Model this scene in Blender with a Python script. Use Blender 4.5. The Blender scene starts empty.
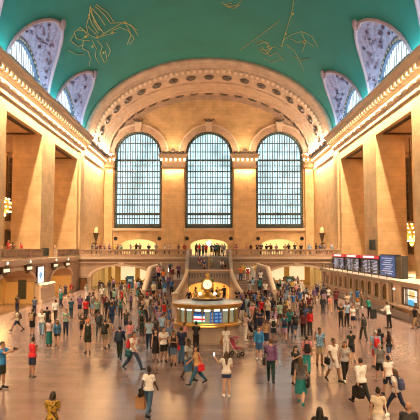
import bpy, math, random
import numpy as np
from mathutils import Vector, Matrix
from mathutils.geometry import tessellate_polygon
random.seed(7)
SC = bpy.context.scene
COL = SC.collection
PI = math.pi
# ------------------------------------------------------------------ camera
F = 550.0; H = 5.6; TH = math.atan(39 / 550.0); CT, ST = math.cos(TH), math.sin(TH)
cam = bpy.data.objects.new('camera', bpy.data.cameras.new('camera'))
COL.objects.link(cam); SC.camera = cam
cam.data.sensor_width = 36; cam.data.lens = 36 * F / 420; cam.data.shift_x = 1 / 420
cam.data.clip_end = 400
cam.location = (0, 0, H); cam.rotation_euler = (PI / 2 + TH, 0, 0)
def ray(px, py):
    a = (px - 209) / F; b = (210 - py) / F
    return (a, CT - b * ST, ST + b * CT)
def onX(px, py, X):
    d = ray(px, py); t = X / d[0]; return d[1] * t, H + d[2] * t
def onY(px, py, Y):
    d = ray(px, py); t = Y / d[1]; return d[0] * t, H + d[2] * t
def onZ(px, py, z):
    d = ray(px, py); t = (z - H) / d[2]; return d[0] * t, d[1] * t
# ------------------------------------------------------------------ materials
MATS = {}
def new_mat(name):
    m = bpy.data.materials.new(name); m.use_nodes = True
    nt = m.node_tree
    for n in list(nt.nodes): nt.nodes.remove(n)
    out = nt.nodes.new('ShaderNodeOutputMaterial')
    b = nt.nodes.new('ShaderNodeBsdfPrincipled')
    nt.links.new(b.outputs[0], out.inputs[0])
    return m, nt, b
def plain(name, col, rough=.6, metal=0, emit=None, strength=0, sample=True, vary=.12, scale=6.0):
    if name in MATS: return MATS[name]
    m, nt, b = new_mat(name)
    b.inputs['Roughness'].default_value = rough; b.inputs['Metallic'].default_value = metal
    if emit:
        b.inputs['Base Color'].default_value = (*col, 1)
        b.inputs['Emission Color'].default_value = (*emit, 1); b.inputs['Emission Strength'].default_value = strength
        if not sample: m.cycles.emission_sampling = 'NONE'
    else:
        tc = nt.nodes.new('ShaderNodeTexCoord'); no = nt.nodes.new('ShaderNodeTexNoise'); no.inputs['Scale'].default_value = scale
        mx = nt.nodes.new('ShaderNodeMix'); mx.data_type = 'RGBA'
        mx.inputs[6].default_value = (*[c * (1 - vary) for c in col], 1); mx.inputs[7].default_value = (*[min(1, c * (1 + vary)) for c in col], 1)
        nt.links.new(tc.outputs['Object'], no.inputs['Vector']); nt.links.new(no.outputs[0], mx.inputs[0])
        nt.links.new(mx.outputs[2], b.inputs['Base Color'])
    MATS[name] = m; return m
def stone(name, c1, c2, mortar, bw=1.5, bh=.62, rough=.6, msize=.02, bump=.15, floor=False):
    m, nt, b = new_mat(name); N = nt.nodes.new; L = nt.links.new
    g = N('ShaderNodeNewGeometry'); sp = N('ShaderNodeSeparateXYZ'); sn = N('ShaderNodeSeparateXYZ')
    L(g.outputs['Position'], sp.inputs[0]); L(g.outputs['Normal'], sn.inputs[0])
    ab = N('ShaderNodeMath'); ab.operation = 'ABSOLUTE'; L(sn.outputs[0], ab.inputs[0])
    gt = N('ShaderNodeMath'); gt.operation = 'GREATER_THAN'; L(ab.outputs[0], gt.inputs[0]); gt.inputs[1].default_value = .7
    mu = N('ShaderNodeMix'); L(gt.outputs[0], mu.inputs[0]); L(sp.outputs[0], mu.inputs[2]); L(sp.outputs[1], mu.inputs[3])
    az = N('ShaderNodeMath'); az.operation = 'ABSOLUTE'; L(sn.outputs[2], az.inputs[0])
    gz = N('ShaderNodeMath'); gz.operation = 'GREATER_THAN'; L(az.outputs[0], gz.inputs[0]); gz.inputs[1].default_value = .7
    mv = N('ShaderNodeMix'); L(gz.outputs[0], mv.inputs[0]); L(sp.outputs[2], mv.inputs[2]); L(sp.outputs[1], mv.inputs[3])
    cb = N('ShaderNodeCombineXYZ'); L(mu.outputs[0], cb.inputs[0]); L(mv.outputs[0], cb.inputs[1])
    br = N('ShaderNodeTexBrick'); L(cb.outputs[0], br.inputs['Vector'])
    br.inputs['Color1'].default_value = (*c1, 1); br.inputs['Color2'].default_value = (*c2, 1); br.inputs['Mortar'].default_value = (*mortar, 1)
    br.inputs['Scale'].default_value = 1; br.inputs['Mortar Size'].default_value = msize
    br.inputs['Brick Width'].default_value = bw; br.inputs['Row Height'].default_value = bh
    no = N('ShaderNodeTexNoise'); no.inputs['Scale'].default_value = .8; no.inputs['Detail'].default_value = 6
    L(g.outputs['Position'], no.inputs['Vector'])
    mr = N('ShaderNodeMapRange'); mr.inputs[1].default_value = .3; mr.inputs[2].default_value = .7; mr.inputs[3].default_value = .82; mr.inputs[4].default_value = 1.12
    L(no.outputs[0], mr.inputs[0])
    hs = N('ShaderNodeHueSaturation'); L(br.outputs[0], hs.inputs['Color']); L(mr.outputs[0], hs.inputs['Value'])
    L(hs.outputs[0], b.inputs['Base Color'])
    if floor:
        r2 = N('ShaderNodeMapRange'); r2.inputs[1].default_value = .3; r2.inputs[2].default_value = .7
        r2.inputs[3].default_value = rough * .96; r2.inputs[4].default_value = rough * 1.05
        L(no.outputs[0], r2.inputs[0]); L(r2.outputs[0], b.inputs['Roughness'])
    else:
        b.inputs['Roughness'].default_value = rough
        bp = N('ShaderNodeBump'); bp.inputs['Strength'].default_value = bump; bp.inputs['Distance'].default_value = .02
        n2 = N('ShaderNodeTexNoise'); n2.inputs['Scale'].default_value = 9; n2.inputs['Detail'].default_value = 5
        L(g.outputs['Position'], n2.inputs['Vector']); L(n2.outputs[0], bp.inputs['Height']); L(bp.outputs[0], b.inputs['Normal'])
    MATS[name] = m; return m
STONE = stone('tan_stone_blocks', (.64, .43, .225), (.57, .375, .19), (.47, .305, .155), bw=1.5, bh=.5, msize=.012)
STONE_ROSE = stone('rose_stone_blocks', (.50, .35, .25), (.44, .305, .215), (.34, .235, .165), bw=1.2, bh=.45)
STONE_TRIM = plain('dressed_pale_stone', (.64, .49, .36), .6)
MARBLE = stone('grey_tan_marble', (.42, .34, .28), (.37, .30, .25), (.28, .22, .18), bw=1.6, bh=.8, rough=.35)
FLOOR = stone('polished_rose_marble_floor', (.245, .165, .15), (.205, .14, .13), (.18, .122, .115), bw=1.2, bh=.6, rough=.21, msize=.015, floor=True)
TEAL = plain('teal_vault_paint', (.008, .175, .150), .75, vary=.25, scale=.25)
GOLD_PAINT = plain('gold_line_paint', (.55, .42, .12), .5)
LAV = plain('lavender_plaster', (.30, .215, .295), .8, vary=.3, scale=2.2)  # pinkish plaster with the purple light's tint put into its colour
LAV_EDGE = plain('pink_plaster_edge', (.42, .29, .33), .7)
DARK_RELIEF = plain('dark_bronze_relief', (.10, .075, .06), .5, .3)
IRON = plain('dark_green_iron', (.055, .075, .075), .5, .3)
BRASS = plain('polished_brass', (.75, .50, .16), .28, 1.0)
BRONZE = plain('dark_bronze', (.11, .075, .045), .4, .6)
BLACK = plain('matt_black', (.012, .012, .014), .5)
WOOD = plain('red_brown_wood', (.20, .075, .03), .45)
BULB = plain('warm_bulb', (1, .9, .7), .4, emit=(1, .74, .38), strength=5, sample=False)
GLOBE = plain('frosted_globe', (1, .95, .85), .4, emit=(1, .86, .62), strength=2.4, sample=False)
CREAM = plain('cream_plaster', (.78, .66, .45), .7)
STEP_GREY = plain('grey_stair_stone', (.17, .16, .165), .45)
STEP_ROSE = plain('rose_stair_stone', (.24, .17, .15), .45)
def window_glass(name, col, strength):
    m, nt, b = new_mat(name); N = nt.nodes.new; L = nt.links.new
    g = N('ShaderNodeNewGeometry'); no = N('ShaderNodeTexNoise'); no.inputs['Scale'].default_value = .35; no.inputs['Detail'].default_value = 3
    L(g.outputs['Position'], no.inputs['Vector'])
    mx = N('ShaderNodeMix'); mx.data_type = 'RGBA'
    mx.inputs[6].default_value = (*[c * .55 for c in col], 1); mx.inputs[7].default_value = (*col, 1)
    mr = N('ShaderNodeMapRange'); mr.inputs[1].default_value = .35; mr.inputs[2].default_value = .6; L(no.outputs[0], mr.inputs[0])
    L(mr.outputs[0], mx.inputs[0])
    L(mx.outputs[2], b.inputs['Emission Color']); b.inputs['Emission Strength'].default_value = strength
    b.inputs['Base Color'].default_value = (.2, .24, .25, 1); b.inputs['Roughness'].default_value = .2
    return m
GLASS_BIG = window_glass('daylit_wired_glass', (.58, .86, .93), 1.5)
GLASS_LUN = window_glass('daylit_lunette_glass', (.82, .90, 1.0), 1.7)
# ------------------------------------------------------------------ mesh builder
class MB:
    def __init__(s): s.v = []; s.f = []
    def add(s, vs, fs):
        o = len(s.v); s.v += [tuple(p) for p in vs]; s.f += [tuple(i + o for i in f) for f in fs]; return s
    def box(s, x0, x1, y0, y1, z0, z1):
        return s.add([(x0, y0, z0), (x1, y0, z0), (x1, y1, z0), (x0, y1, z0), (x0, y0, z1), (x1, y0, z1), (x1, y1, z1), (x0, y1, z1)],
                     [(0, 3, 2, 1), (4, 5, 6, 7), (0, 1, 5, 4), (1, 2, 6, 5), (2, 3, 7, 6), (3, 0, 4, 7)])
    def tube(s, path, r, n=8, closed=False, cap=True):
        P = [Vector(p) for p in path]; rings = []; up = Vector((0, 0, 1)); m = len(P)
        rr = r if isinstance(r, (list, tuple)) else [r] * m
        for i, p in enumerate(P):
            if closed: t = P[(i + 1) % m] - P[i - 1]
            else: t = P[min(i + 1, m - 1)] - P[max(i - 1, 0)]
            t.normalize()
            a = t.cross(up) if abs(t.z) < .95 else t.cross(Vector((0, 1, 0)))
            a.normalize(); b = t.cross(a)
            rings.append([p + (a * math.cos(2 * PI * k / n) + b * math.sin(2 * PI * k / n)) * rr[i] for k in range(n)])
        vs = [q for R in rings for q in R]; fs = []
        for i in range(m if closed else m - 1):
            j = (i + 1) % m
            for k in range(n): fs.append((i * n + k, i * n + (k + 1) % n, j * n + (k + 1) % n, j * n + k))
        if cap and not closed: fs += [tuple(range(n)), tuple((m - 1) * n + k for k in range(n - 1, -1, -1))]
        return s.add(vs, fs)
    def lathe(s, prof, c=(0, 0, 0), n=32, a0=0, a1=2 * PI):
        full = abs(a1 - a0 - 2 * PI) < 1e-6; m = n if full else n + 1
        vs = [(c[0] + r * math.cos(a0 + (a1 - a0) * k / n), c[1] + r * math.sin(a0 + (a1 - a0) * k / n), c[2] + z) for k in range(m) for r, z in prof]
        q = len(prof); fs = []
        for k in range(n):
            k2 = (k + 1) % m
            for i in range(q - 1): fs.append((k * q + i, k2 * q + i, k2 * q + i + 1, k * q + i + 1))
        return s.add(vs, fs)
    def ball(s, c, r, n=12, m=8):
        rx, ry, rz = r if isinstance(r, (list, tuple)) else (r, r, r)
        vs = [(c[0], c[1], c[2] - rz)]
        for i in range(1, m):
            a = -PI / 2 + PI * i / m
            for k in range(n):
                b = 2 * PI * k / n; vs.append((c[0] + rx * math.cos(a) * math.cos(b), c[1] + ry * math.cos(a) * math.sin(b), c[2] + rz * math.sin(a)))
        vs.append((c[0], c[1], c[2] + rz)); fs = []
        for k in range(n): fs.append((0, 1 + (k + 1) % n, 1 + k)); fs.append((len(vs) - 1, 1 + (m - 2) * n + k, 1 + (m - 2) * n + (k + 1) % n))
        for i in range(m - 2):
            for k in range(n): a = 1 + i * n; fs.append((a + k, a + (k + 1) % n, a + n + (k + 1) % n, a + n + k))
        return s.add(vs, fs)
    def plate(s, outer, holes, to3, d0, d1):
        """a slab cut from a 2-D outline with holes; to3(u, v, d) places it"""
        loops = [outer] + list(holes); flat = [p for l in loops for p in l]
        tris = tessellate_polygon([[Vector((p[0], p[1], 0)) for p in l] for l in loops])
        n = len(flat); vs = [to3(p[0], p[1], d0) for p in flat] + [to3(p[0], p[1], d1) for p in flat]
        fs = [tuple(t) for t in tris] + [tuple(i + n for i in reversed(t)) for t in tris]; o = 0
        for l in loops:
            m = len(l)
            for i in range(m): a, b = o + i, o + (i + 1) % m; fs.append((a, b, b + n, a + n))
            o += m
        return s.add(vs, fs)
    def loft(s, rows, closed=False):
        m = len(rows[0]); vs = [p for r in rows for p in r]; fs = []
        for i in range(len(rows) - 1):
            for k in range(m if closed else m - 1): fs.append((i * m + k, i * m + (k + 1) % m, (i + 1) * m + (k + 1) % m, (i + 1) * m + k))
        return s.add(vs, fs)
    def build(s, name, mat, parent=None, smooth=False, kind=None, flip=True):
        me = bpy.data.meshes.new(name); me.from_pydata(s.v, [], s.f)
        if flip:
            import bmesh
            bm = bmesh.new(); bm.from_mesh(me); bmesh.ops.recalc_face_normals(bm, faces=bm.faces); bm.to_mesh(me); bm.free()
        if smooth:
            for p in me.polygons: p.use_smooth = True
            try: me.set_sharp_from_angle(angle=.7)
            except Exception: pass
        me.materials.append(mat)
        o = bpy.data.objects.new(name, me); COL.objects.link(o)
        if parent is not None: o.parent = parent
        if kind: o['kind'] = kind
        return o
def tag(o, label, cat, group=None):
    o['label'] = label; o['category'] = cat
    if group: o['group'] = group
    return o
def thing(name, label, cat, loc=(0, 0, 0), group=None, rz=0):
    o = bpy.data.objects.new(name, None); COL.objects.link(o); o.location = loc; o.rotation_euler = (0, 0, rz)
    o.empty_display_size = .2
    return tag(o, label, cat, group)
def struct(name, mb, mat, smooth=False, parent=None): return mb.build(name, mat, parent, smooth, None if parent else 'structure')
def arch_pts(c, hw, z0, zs, rise, n=24):
    """outline of an arched opening: sill z0, springing zs"""
    pts = [(c - hw, z0)] + [(c - hw * math.cos(PI * i / n), zs + rise * math.sin(PI * i / n)) for i in range(n + 1)] + [(c + hw, z0)]
    return pts
XZ = lambda u, v, d: (u, d, v)
YZ = lambda u, v, d: (d, u, v)
# ------------------------------------------------------------------ the hall
W = 18.3; ZS = 21.4; VB = 12.45; YF = 79.6; YW = 95.5; YN = -6.0; WT = 3.2
OPEN = [(64.7, 75.8), (49.0, 59.7), (33.2, 44.2), (17.4, 28.4), (1.6, 12.6)]
BAYS = [70.2, 54.4, 38.7]; ZO = 18.1
floor = struct('floor', MB().box(-30, 30, YN, 108, -.3, 0), FLOOR)
for sgn, side in ((-1, 'left'), (1, 'right')):
    zb = 4.6 if sgn < 0 else 3.0
    pts = [(YN, zb)]
    for a, b in reversed(OPEN): pts += [(a, zb), (a, ZO), (b, ZO), (b, zb)]
    pts += [(YW, zb), (YW, 22.0), (YN, 22.0)]
    struct('wall_' + side, MB().plate(pts, [], YZ, sgn * W, sgn * (W + WT)), STONE)
    # aisle behind the piers
    struct('wall_%s_aisle' % side, MB().box(min(sgn * 26, sgn * 26.4), max(sgn * 26, sgn * 26.4), YN, YW, 0, 19), STONE)
    struct('wall_%s_aisle_end' % side, MB().box(min(sgn * 21.5, sgn * 26), max(sgn * 21.5, sgn * 26), 79, 79.4, 0, 19), STONE)
    struct('ceiling_%s_aisle' % side, MB().box(min(sgn * 21.5, sgn * 26), max(sgn * 21.5, sgn * 26), YN, 79, ZO, ZO + .3), STONE_TRIM)
    struct('floor_%s_balcony' % side, MB().box(min(sgn * 18.35, sgn * 26), max(sgn * 18.35, sgn * 26), YN, 78.9, zb - .35, zb), MARBLE)
    # soffit panels under each opening
    for a, b in OPEN[:2]:
        m = MB()
        for i0, i1 in ((.25, .33), (.55, .6)):
            x0, x1 = W + .25 + i0, W + WT + 1.6 - i0; y0, y1 = a + .5 + i0, b - .5 - i0
            p = [(x0, y0), (x1, y0), (x1, y1), (x0, y1)]; q = [(x0 + .12, y0 + .12), (x1 - .12, y0 + .12), (x1 - .12, y1 - .12), (x0 + .12, y1 - .12)]
            m.plate([(sgn * u, v) for u, v in p], [[(sgn * u, v) for u, v in q]], lambda u, v, d: (u, v, d), ZO - .001, ZO - .12)
        struct('trim_soffit_' + side, m, BRONZE)
    # main cornice
    prof = [(0, 19.3), (.12, 19.35), (.16, 19.55), (.08, 19.62), (.08, 20.0), (.3, 20.08), (.42, 20.3), (.3, 20.42), (.35, 20.55), (.75, 20.62), (.8, 20.95), (1.15, 21.05), (1.2, 21.45), (1.45, 21.6), (1.5, 21.9), (1.2, 22.02), (-.3, 22.05)]
    rows = [[(sgn * (W - p), y, z) for p, z in prof] for y in (YN, YF)]
    m = MB().loft(rows); m.f += [tuple(range(len(prof))), tuple(range(2 * len(prof) - 1, len(prof) - 1, -1))]
    cor = struct('trim_cornice_' + side, m, LAV_EDGE if False else STONE_TRIM)
    y = 44.5; k = 0
    while y < YF - .4:
        xb = sgn * (W - .98)
        MB().box(min(sgn * (W - .74), sgn * (W - 1.12)), max(sgn * (W - .74), sgn * (W - 1.12)), y - .2, y + .2, 20.66, 21.04).build('bracket', STONE_TRIM, cor)
        MB().ball((sgn * (W - .95), y + .5, 20.86), .15, 8, 6).build('bulb', BULB, cor, True)
        if k % 2 == 0: MB().ball((sgn * (W - .34), y + .5, 20.2), (.1, .26, .1), 8, 6).build('bulb', BULB, cor, True)
        y += 1.0; k += 1
    # entablature on the deep arch reveal
    prof = [(0, 19.3), (.15, 19.35), (.2, 19.6), (.1, 19.7), (.1, 20.5), (.3, 20.6), (.35, 20.9), (.6, 21.0), (.65, 21.4), (0, 21.5)]
    rows = [[(sgn * (W - p), y, z) for p, z in prof] for y in (YF + .05, YW - .05)]
    m = MB().loft(rows); m.f += [tuple(range(len(prof))), tuple(range(2 * len(prof) - 1, len(prof) - 1, -1))]
    ent = struct('trim_entablature_' + side, m, STONE_TRIM)
    for y in np.arange(YF + 1, YW - .8, 1.05): MB().ball((sgn * (W - .5), y, 20.86), .12, 8, 6).build('bulb', BULB, ent, True)
    struct('trim_pilaster_' + side, MB().box(min(sgn * (W - .25), sgn * W), max(sgn * (W - .25), sgn * W), 76.9, 78.9, zb, 19.3), STONE)
    # cove and pier upper string at window wall corner
# vault ------------------------------------------------------------
RG, RGZ = 6.55, 6.95
def vx(z):
    t = min(1, max(0, (z - ZS) / VB)); return W * math.sqrt(max(0, 1 - t * t))
m = MB(); nz = 26
for sgn in (-1, 1):
    for bi, yc in enumerate(BAYS):
        y_hi = (YF if bi == 0 else (BAYS[bi - 1] + yc) / 2); y_lo = (BAYS[bi + 1] + yc) / 2 if bi + 1 < len(BAYS) else 31.0
        for ya, d in ((y_lo, -1), (y_hi, 1)):
            rows = []
            for i in range(nz + 1):
                zr = RGZ * math.sin(PI / 2 * i / nz); hw = RG * math.cos(PI / 2 * i / nz); z = ZS + zr
                rows.append([(sgn * vx(z), ya + (yc + d * hw - ya) * j / 4, z) for j in range(5)])
            m.loft(rows)
    # plain vault nearer the camera than the third bay
    m.loft([[(sgn * vx(ZS + RGZ * math.sin(PI / 2 * i / nz)), y, ZS + RGZ * math.sin(PI / 2 * i / nz)) for y in (YN, 12, 31.0)] for i in range(nz + 1)])
t0 = math.asin(RGZ / VB); rows = []
for i in range(41):
    t = t0 + (PI - 2 * t0) * i / 40
    rows.append([(W * math.cos(t), y, ZS + VB * math.sin(t)) for y in np.linspace(YN, YF, 12)])
m.loft(rows)
ceiling = struct('ceiling', m, TEAL, True)
# outer roof shell keeps daylight out above the lunettes
rows = [[(21.6 * math.cos(PI * i / 30), y, 20.5 + 15.5 * math.sin(PI * i / 30)) for y in (YN, YW + 1)] for i in range(31)]
struct('roof', MB().loft(rows), STONE_TRIM)
struct('wall_near', MB().box(-30, 30, YN - .5, YN, 0, 37), STONE)
# lunettes ----------------------------------------------------------
wn = 4
def hnoise(a, b): return math.sin(a * 12.9 + b * 4.1) * math.cos(a * 5.3 - b * 9.7) + .6 * math.sin(a * 23.1 + b * 17.7)
for sgn, side in ((-1, 'left'), (1, 'right')):
    for bi, yc in enumerate(BAYS):
        rw, rz, xw = 6.0, 5.5, W + .45; zw = 21.3
        rows = []; NP, NR = 72, 22
        for j in range(NR + 1):
            t = j / NR; row = []
            for i in range(NP + 1):
                ph = PI * i / NP; cz, sz = math.cos(ph), math.sin(ph)
                zg = ZS + RGZ * sz; g = Vector((sgn * vx(zg), yc + RG * cz, zg))
                w_ = Vector((sgn * xw, yc + rw * cz, zw + rz * sz))
                p = g.lerp(w_, t)
                env = math.sin(PI * t) ** .7
                p += Vector((sgn * .10, -.10 * cz, .16 * sz)) * env * (1.2 + 1.1 * hnoise(ph * 2.2, t * 2.4))
                row.append(p)
            rows.append(row)
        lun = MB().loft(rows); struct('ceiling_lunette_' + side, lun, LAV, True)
        tr = MB().tube([(sgn * (vx(ZS + RGZ * math.sin(PI * i / 48)) - .05), yc + RG * math.cos(PI * i / 48), ZS + RGZ * math.sin(PI * i / 48) - .05) for i in range(49)], .2, 8)
        rim = struct('trim_lunette_' + side, tr, LAV_EDGE, True)
        ca = MB(); ax = sgn * (vx(ZS + RGZ) - .15)
        for q in range(7):
            a = PI * 2 * q / 7; ca.ball((ax - sgn * .15 * math.cos(a), yc + .5 * math.cos(a), ZS + RGZ + .1 + .5 * math.sin(a)), (.22, .26, .3), 8, 6)
        ca.ball((ax - sgn * .2, yc, ZS + RGZ + .1), (.3, .4, .6), 10, 8)
        ca.build('cartouche', LAV_EDGE, rim, True)
        # low relief figures on the plaster
        rf = MB(); rnd = random.Random(bi * 7 + (sgn > 0))
        for q in range(34):
            ph = rnd.uniform(.25, PI - .25); t = rnd.uniform(.22, .8); cz, sz = math.cos(ph), math.sin(ph)
            g = Vector((sgn * vx(ZS + RGZ * sz), yc + RG * cz, ZS + RGZ * sz)); w_ = Vector((sgn * xw, yc + rw * cz, zw + rz * sz))
            p = g.lerp(w_, t) + Vector((-sgn * .02, 0, -.02)); dirv = Vector((rnd.uniform(-.3, .3), rnd.uniform(-1, 1), rnd.uniform(-1, 1))).normalized() * rnd.uniform(.2, .5)
            rf.tube([p - dirv, p - dirv * .3 + Vector((0, .1, .08)), p + dirv * .4, p + dirv], [.05, .17, .15, .06], 6)
        rf.build('relief', plain('plum_relief', (.24, .165, .235), .75, vary=.3), rim, True)
        win = bpy.data.objects.new('window_%d' % wn, None); COL.objects.link(win); win['kind'] = 'structure'; wn += 1
        sill = 21.3
        outer = arch_pts(yc, rw + .08, sill, zw, rz + .08); inner = arch_pts(yc, rw - .62, sill + .05, zw, rz - .62)
        MB().plate(outer, [inner], YZ, sgn * (xw - .05), sgn * (xw + .35)).build('window_frame', plain('blue_mosaic_band', (.10, .12, .19), .5, vary=.6, scale=3), win)
        stp = MB()
        for i in range(1, 26):
            a = PI * i / 26; stp.ball((sgn * (xw - .12), yc + (rw - .3) * math.cos(a), zw + (rz - .3) * math.sin(a)), (.1, .2, .2), 6, 4)
        stp.build('rosette_border', plain('ochre_rosettes', (.42, .33, .25), .6), win)
        MB().plate(arch_pts(yc, rw - .58, sill, zw, rz - .58), [], YZ, sgn * (xw + .25), sgn * (xw + .3)).build('pane', GLASS_LUN, win)
        bars = MB()
        for q in np.arange(-4.9, 5, .7):
            h = (rz - .62) * math.sqrt(max(.02, 1 - (q / (rw - .6)) ** 2)); bars.box(sgn * (xw + .22) - .02, sgn * (xw + .22) + .02, yc + q - .05, yc + q + .05, sill, zw + h)
        bars.build('muntin', IRON, win)
        MB().box(sgn * (xw + .12) - .08, sgn * (xw + .12) + .08, yc - 4.6, yc + 4.6, 23.7, 24.0).build('transom', IRON, win)
# gold figures on the vault -------------------------------------------
def on_vault(px, py):
    d = ray(px, py)
    A = (d[0] / W) ** 2 + (d[2] / VB) ** 2; B = 2 * d[2] * (H - ZS) / VB ** 2; C_ = ((H - ZS) / VB) ** 2 - 1
    t = (-B + math.sqrt(B * B - 4 * A * C_)) / (2 * A); p = Vector((d[0] * t, d[1] * t, H + d[2] * t))
    n = Vector((p.x / W ** 2, 0, (p.z - ZS) / VB ** 2)).normalized()
    return p - n * .06
strokes_l = [  # a generic winged beast and loose constellation loops
    [(90, 6), (92, 14), (97, 24), (104, 33), (97, 38), (88, 34), (86, 25), (89, 15), (90, 6)], [(92, 8), (99, 16), (105, 25)], [(95, 6), (104, 14), (110, 22)],
    [(86, 32), (80, 27), (74, 32), (76, 38), (83, 40), (90, 40)], [(74, 33), (70, 40), (75, 44)], [(83, 40), (82, 48), (88, 51)], [(88, 51), (90, 58), (89, 66)],
    [(97, 40), (102, 46), (100, 53), (104, 62), (107, 60), (105, 50)], [(104, 33), (114, 27), (124, 21), (132, 26), (138, 35)], [(110, 23), (120, 22), (130, 24), (137, 30)],
    [(126, 24), (131, 34), (127, 44)], [(96, 4), (107, 12), (114, 22)], [(90, 10), (94, 20), (101, 30)], [(88, 14), (92, 24), (98, 33)], [(78, 30), (84, 30), (88, 36), (82, 38)], [(72, 42), (78, 46), (84, 44)], [(92, 40), (96, 48), (95, 56), (98, 62)], [(112, 30), (120, 27), (128, 30), (134, 38), (130, 44)], [(68, 50), (76, 54), (84, 54)], [(100, 36), (108, 34), (116, 32)], [(106, 42), (110, 50), (108, 56)], [(93, 20), (99, 30)], [(88, 26), (96, 34)]]
strokes_r = [[(294, 0), (292, 12), (286, 32), (282, 45)], [(283, 40), (292, 34), (302, 31), (312, 36), (318, 46)], [(258, 44), (266, 41), (272, 48), (266, 54), (260, 50)], [(262, 46), (270, 56), (276, 52), (284, 60)],
             [(302, 32), (306, 42), (302, 52)], [(286, 44), (294, 50), (300, 60), (304, 70)], [(240, 50), (280, 20)], [(222, 2), (228, 6), (236, 5), (242, 0)], [(224, 4), (232, 3)], [(255, 42), (262, 40), (268, 44)], [(258, 48), (266, 50), (275, 46), (283, 50)], [(264, 58), (272, 62), (282, 58)], [(290, 38), (298, 42), (306, 40), (314, 46)], [(294, 56), (302, 60), (310, 58)], [(226, 6), (234, 8), (240, 4)]]
for nm, st in (('gold_beast_figure', strokes_l), ('gold_constellation_figure', strokes_r)):
    m = MB()
    for s_ in st:
        pts = []
        for (a, b) in zip(s_[:-1], s_[1:]):
            for q in range(4): pts.append(on_vault(a[0] + (b[0] - a[0]) * q / 4, a[1] + (b[1] - a[1]) * q / 4))
        pts.append(on_vault(*s_[-1])); m.tube(pts, .035, 5)
    m.build(nm, GOLD_PAINT, ceiling)
m = MB()
for p in ((92, 46), (97, 36), (103, 52), (85, 36), (112, 32), (125, 22), (286, 33), (282, 45), (293, 13), (268, 46), (304, 42)): m.ball(on_vault(*p), .16, 6, 4)
m.build('gold_star_dot', GOLD_PAINT, ceiling)
# deep end arch -------------------------------------------------------
def ell(t, Y, off=0):
    """t 0..1 from the vault mouth to the window wall"""
    a = W - .75 * t - off; b = VB - 1.0 * t - off; return a, b
prof = [(0, 79.55, -.02), (0, 79.45, .25), (.02, 79.5, .4), (.03, 79.9, .55), (.06, 80.4, .6), (.08, 80.9, .55), (.2, 81.3, .72), (.24, 83.4, .72), (.26, 83.5, .6), (.36, 85.0, .5), (.5, 88.0, .5), (.52, 88.1, .7), (.56, 88.6, .7), (.58, 88.7, .45), (.8, 92.6, .3), (.82, 92.7, .55), (.86, 93.1, .55), (.9, 93.2, .15), (1.0, 95.4, .05), (1.05, 95.4, .9)]
NA = 72; rows = []
for t, Y, off in prof:
    a, b = ell(t, Y, off); rows.append([(a * math.cos(PI * i / NA), Y, ZS + b * math.sin(PI * i / NA)) for i in range(NA + 1)])
arch = struct('ceiling_end_arch', MB().loft(rows), STONE_ROSE, True)
for i in range(60):      # dentil course
    an = PI * (i + .5) / 60; a, b = ell(.22, 82.3, .74)
    m = MB(); tn = Vector((-a * math.sin(an), 0, b * math.cos(an))).normalized(); nn = Vector((-tn.z, 0, tn.x)) if False else Vector((-math.cos(an) * b, 0, -math.sin(an) * a)).normalized()
    c = Vector((a * math.cos(an), 82.3, ZS + b * math.sin(an)))
    vs = [c + tn * u + Vector((0, v, 0)) + nn * w_ for u, v, w_ in ((-.2, -.7, 0), (.2, -.7, 0), (.2, .7, 0), (-.2, .7, 0), (-.2, -.7, .2), (.2, -.7, .2), (.2, .7, .2), (-.2, .7, .2))]
    m.add(vs, [(0, 3, 2, 1), (4, 5, 6, 7), (0, 1, 5, 4), (1, 2, 6, 5), (2, 3, 7, 6), (3, 0, 4, 7)]).build('dentil', STONE_TRIM, arch)
def soffit_disc(t, Y, off, an, ru, rv, mat, name):
    a, b = ell(t, Y, off); c = Vector((a * math.cos(an), Y, ZS + b * math.sin(an)))
    tn = Vector((-a * math.sin(an), 0, b * math.cos(an))).normalized(); nn = Vector((-math.cos(an) * b, 0, -math.sin(an) * a)).normalized()
    da, db = ell(t + .1, Y + 1, off); yv = Vector((0, 1, 0))
    rows = []
    for s_, h in ((1.0, .02), (.92, .14), (.78, .14), (.7, .06), (.42, .06), (.34, .2), (.15, .26), (.01, .27)):
        rows.append([c + tn * (ru * s_ * math.cos(2 * PI * k / 20)) + yv * (rv * s_ * math.sin(2 * PI * k / 20)) + nn * h for k in range(20)])
    return MB().loft(rows, True).build(name, mat, arch, True)
for i in range(19):
    an = PI * (i + .5) / 19; soffit_disc(.40, 85.9, .51, an, .78, 1.15, DARK_RELIEF, 'rosette')
for i in range(21):
    an = PI * (i + .5) / 21; soffit_disc(.95, 94.3, .12, an, .85, .85, DARK_RELIEF, 'ornament')
# window wall ---------------------------------------------------------
wcs = [onY(138, 190, YW)[0], onY(209, 190, YW)[0], onY(279.5, 190, YW)[0]]; WHW = 4.12; WZ0 = 9.2; WZS = 22.1; WR = 4.15
top = [(18.0 * math.cos(PI * i / 40), ZS + 11.9 * math.sin(PI * i / 40)) for i in range(41)]
outer = [(-18.3, 4.6)]
lows = [(-12.9 + .35, 3.15), (0, 3.15), (12.55, 3.15)]
lowa = []
for c, hw in ((wcs[0], 3.15), (0, 3.2), (wcs[2] - .0, 3.15)):
    lowa += [(c - hw, 4.6)] + [(c - hw * math.cos(PI * i / 16), 6.3 + 1.0 * math.sin(PI * i / 16)) for i in range(17)] + [(c + hw, 4.6)]
outer = [(-18.3, 4.6)] + lowa + [(18.3, 4.6), (18.3, ZS)] + top[1:-1] + [(-18.3, ZS)]
struct('wall_far', MB().plate(outer, [arch_pts(c, WHW, WZ0, WZS, WR) for c in wcs], XZ, YW, YW + 1.4), STONE)
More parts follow.
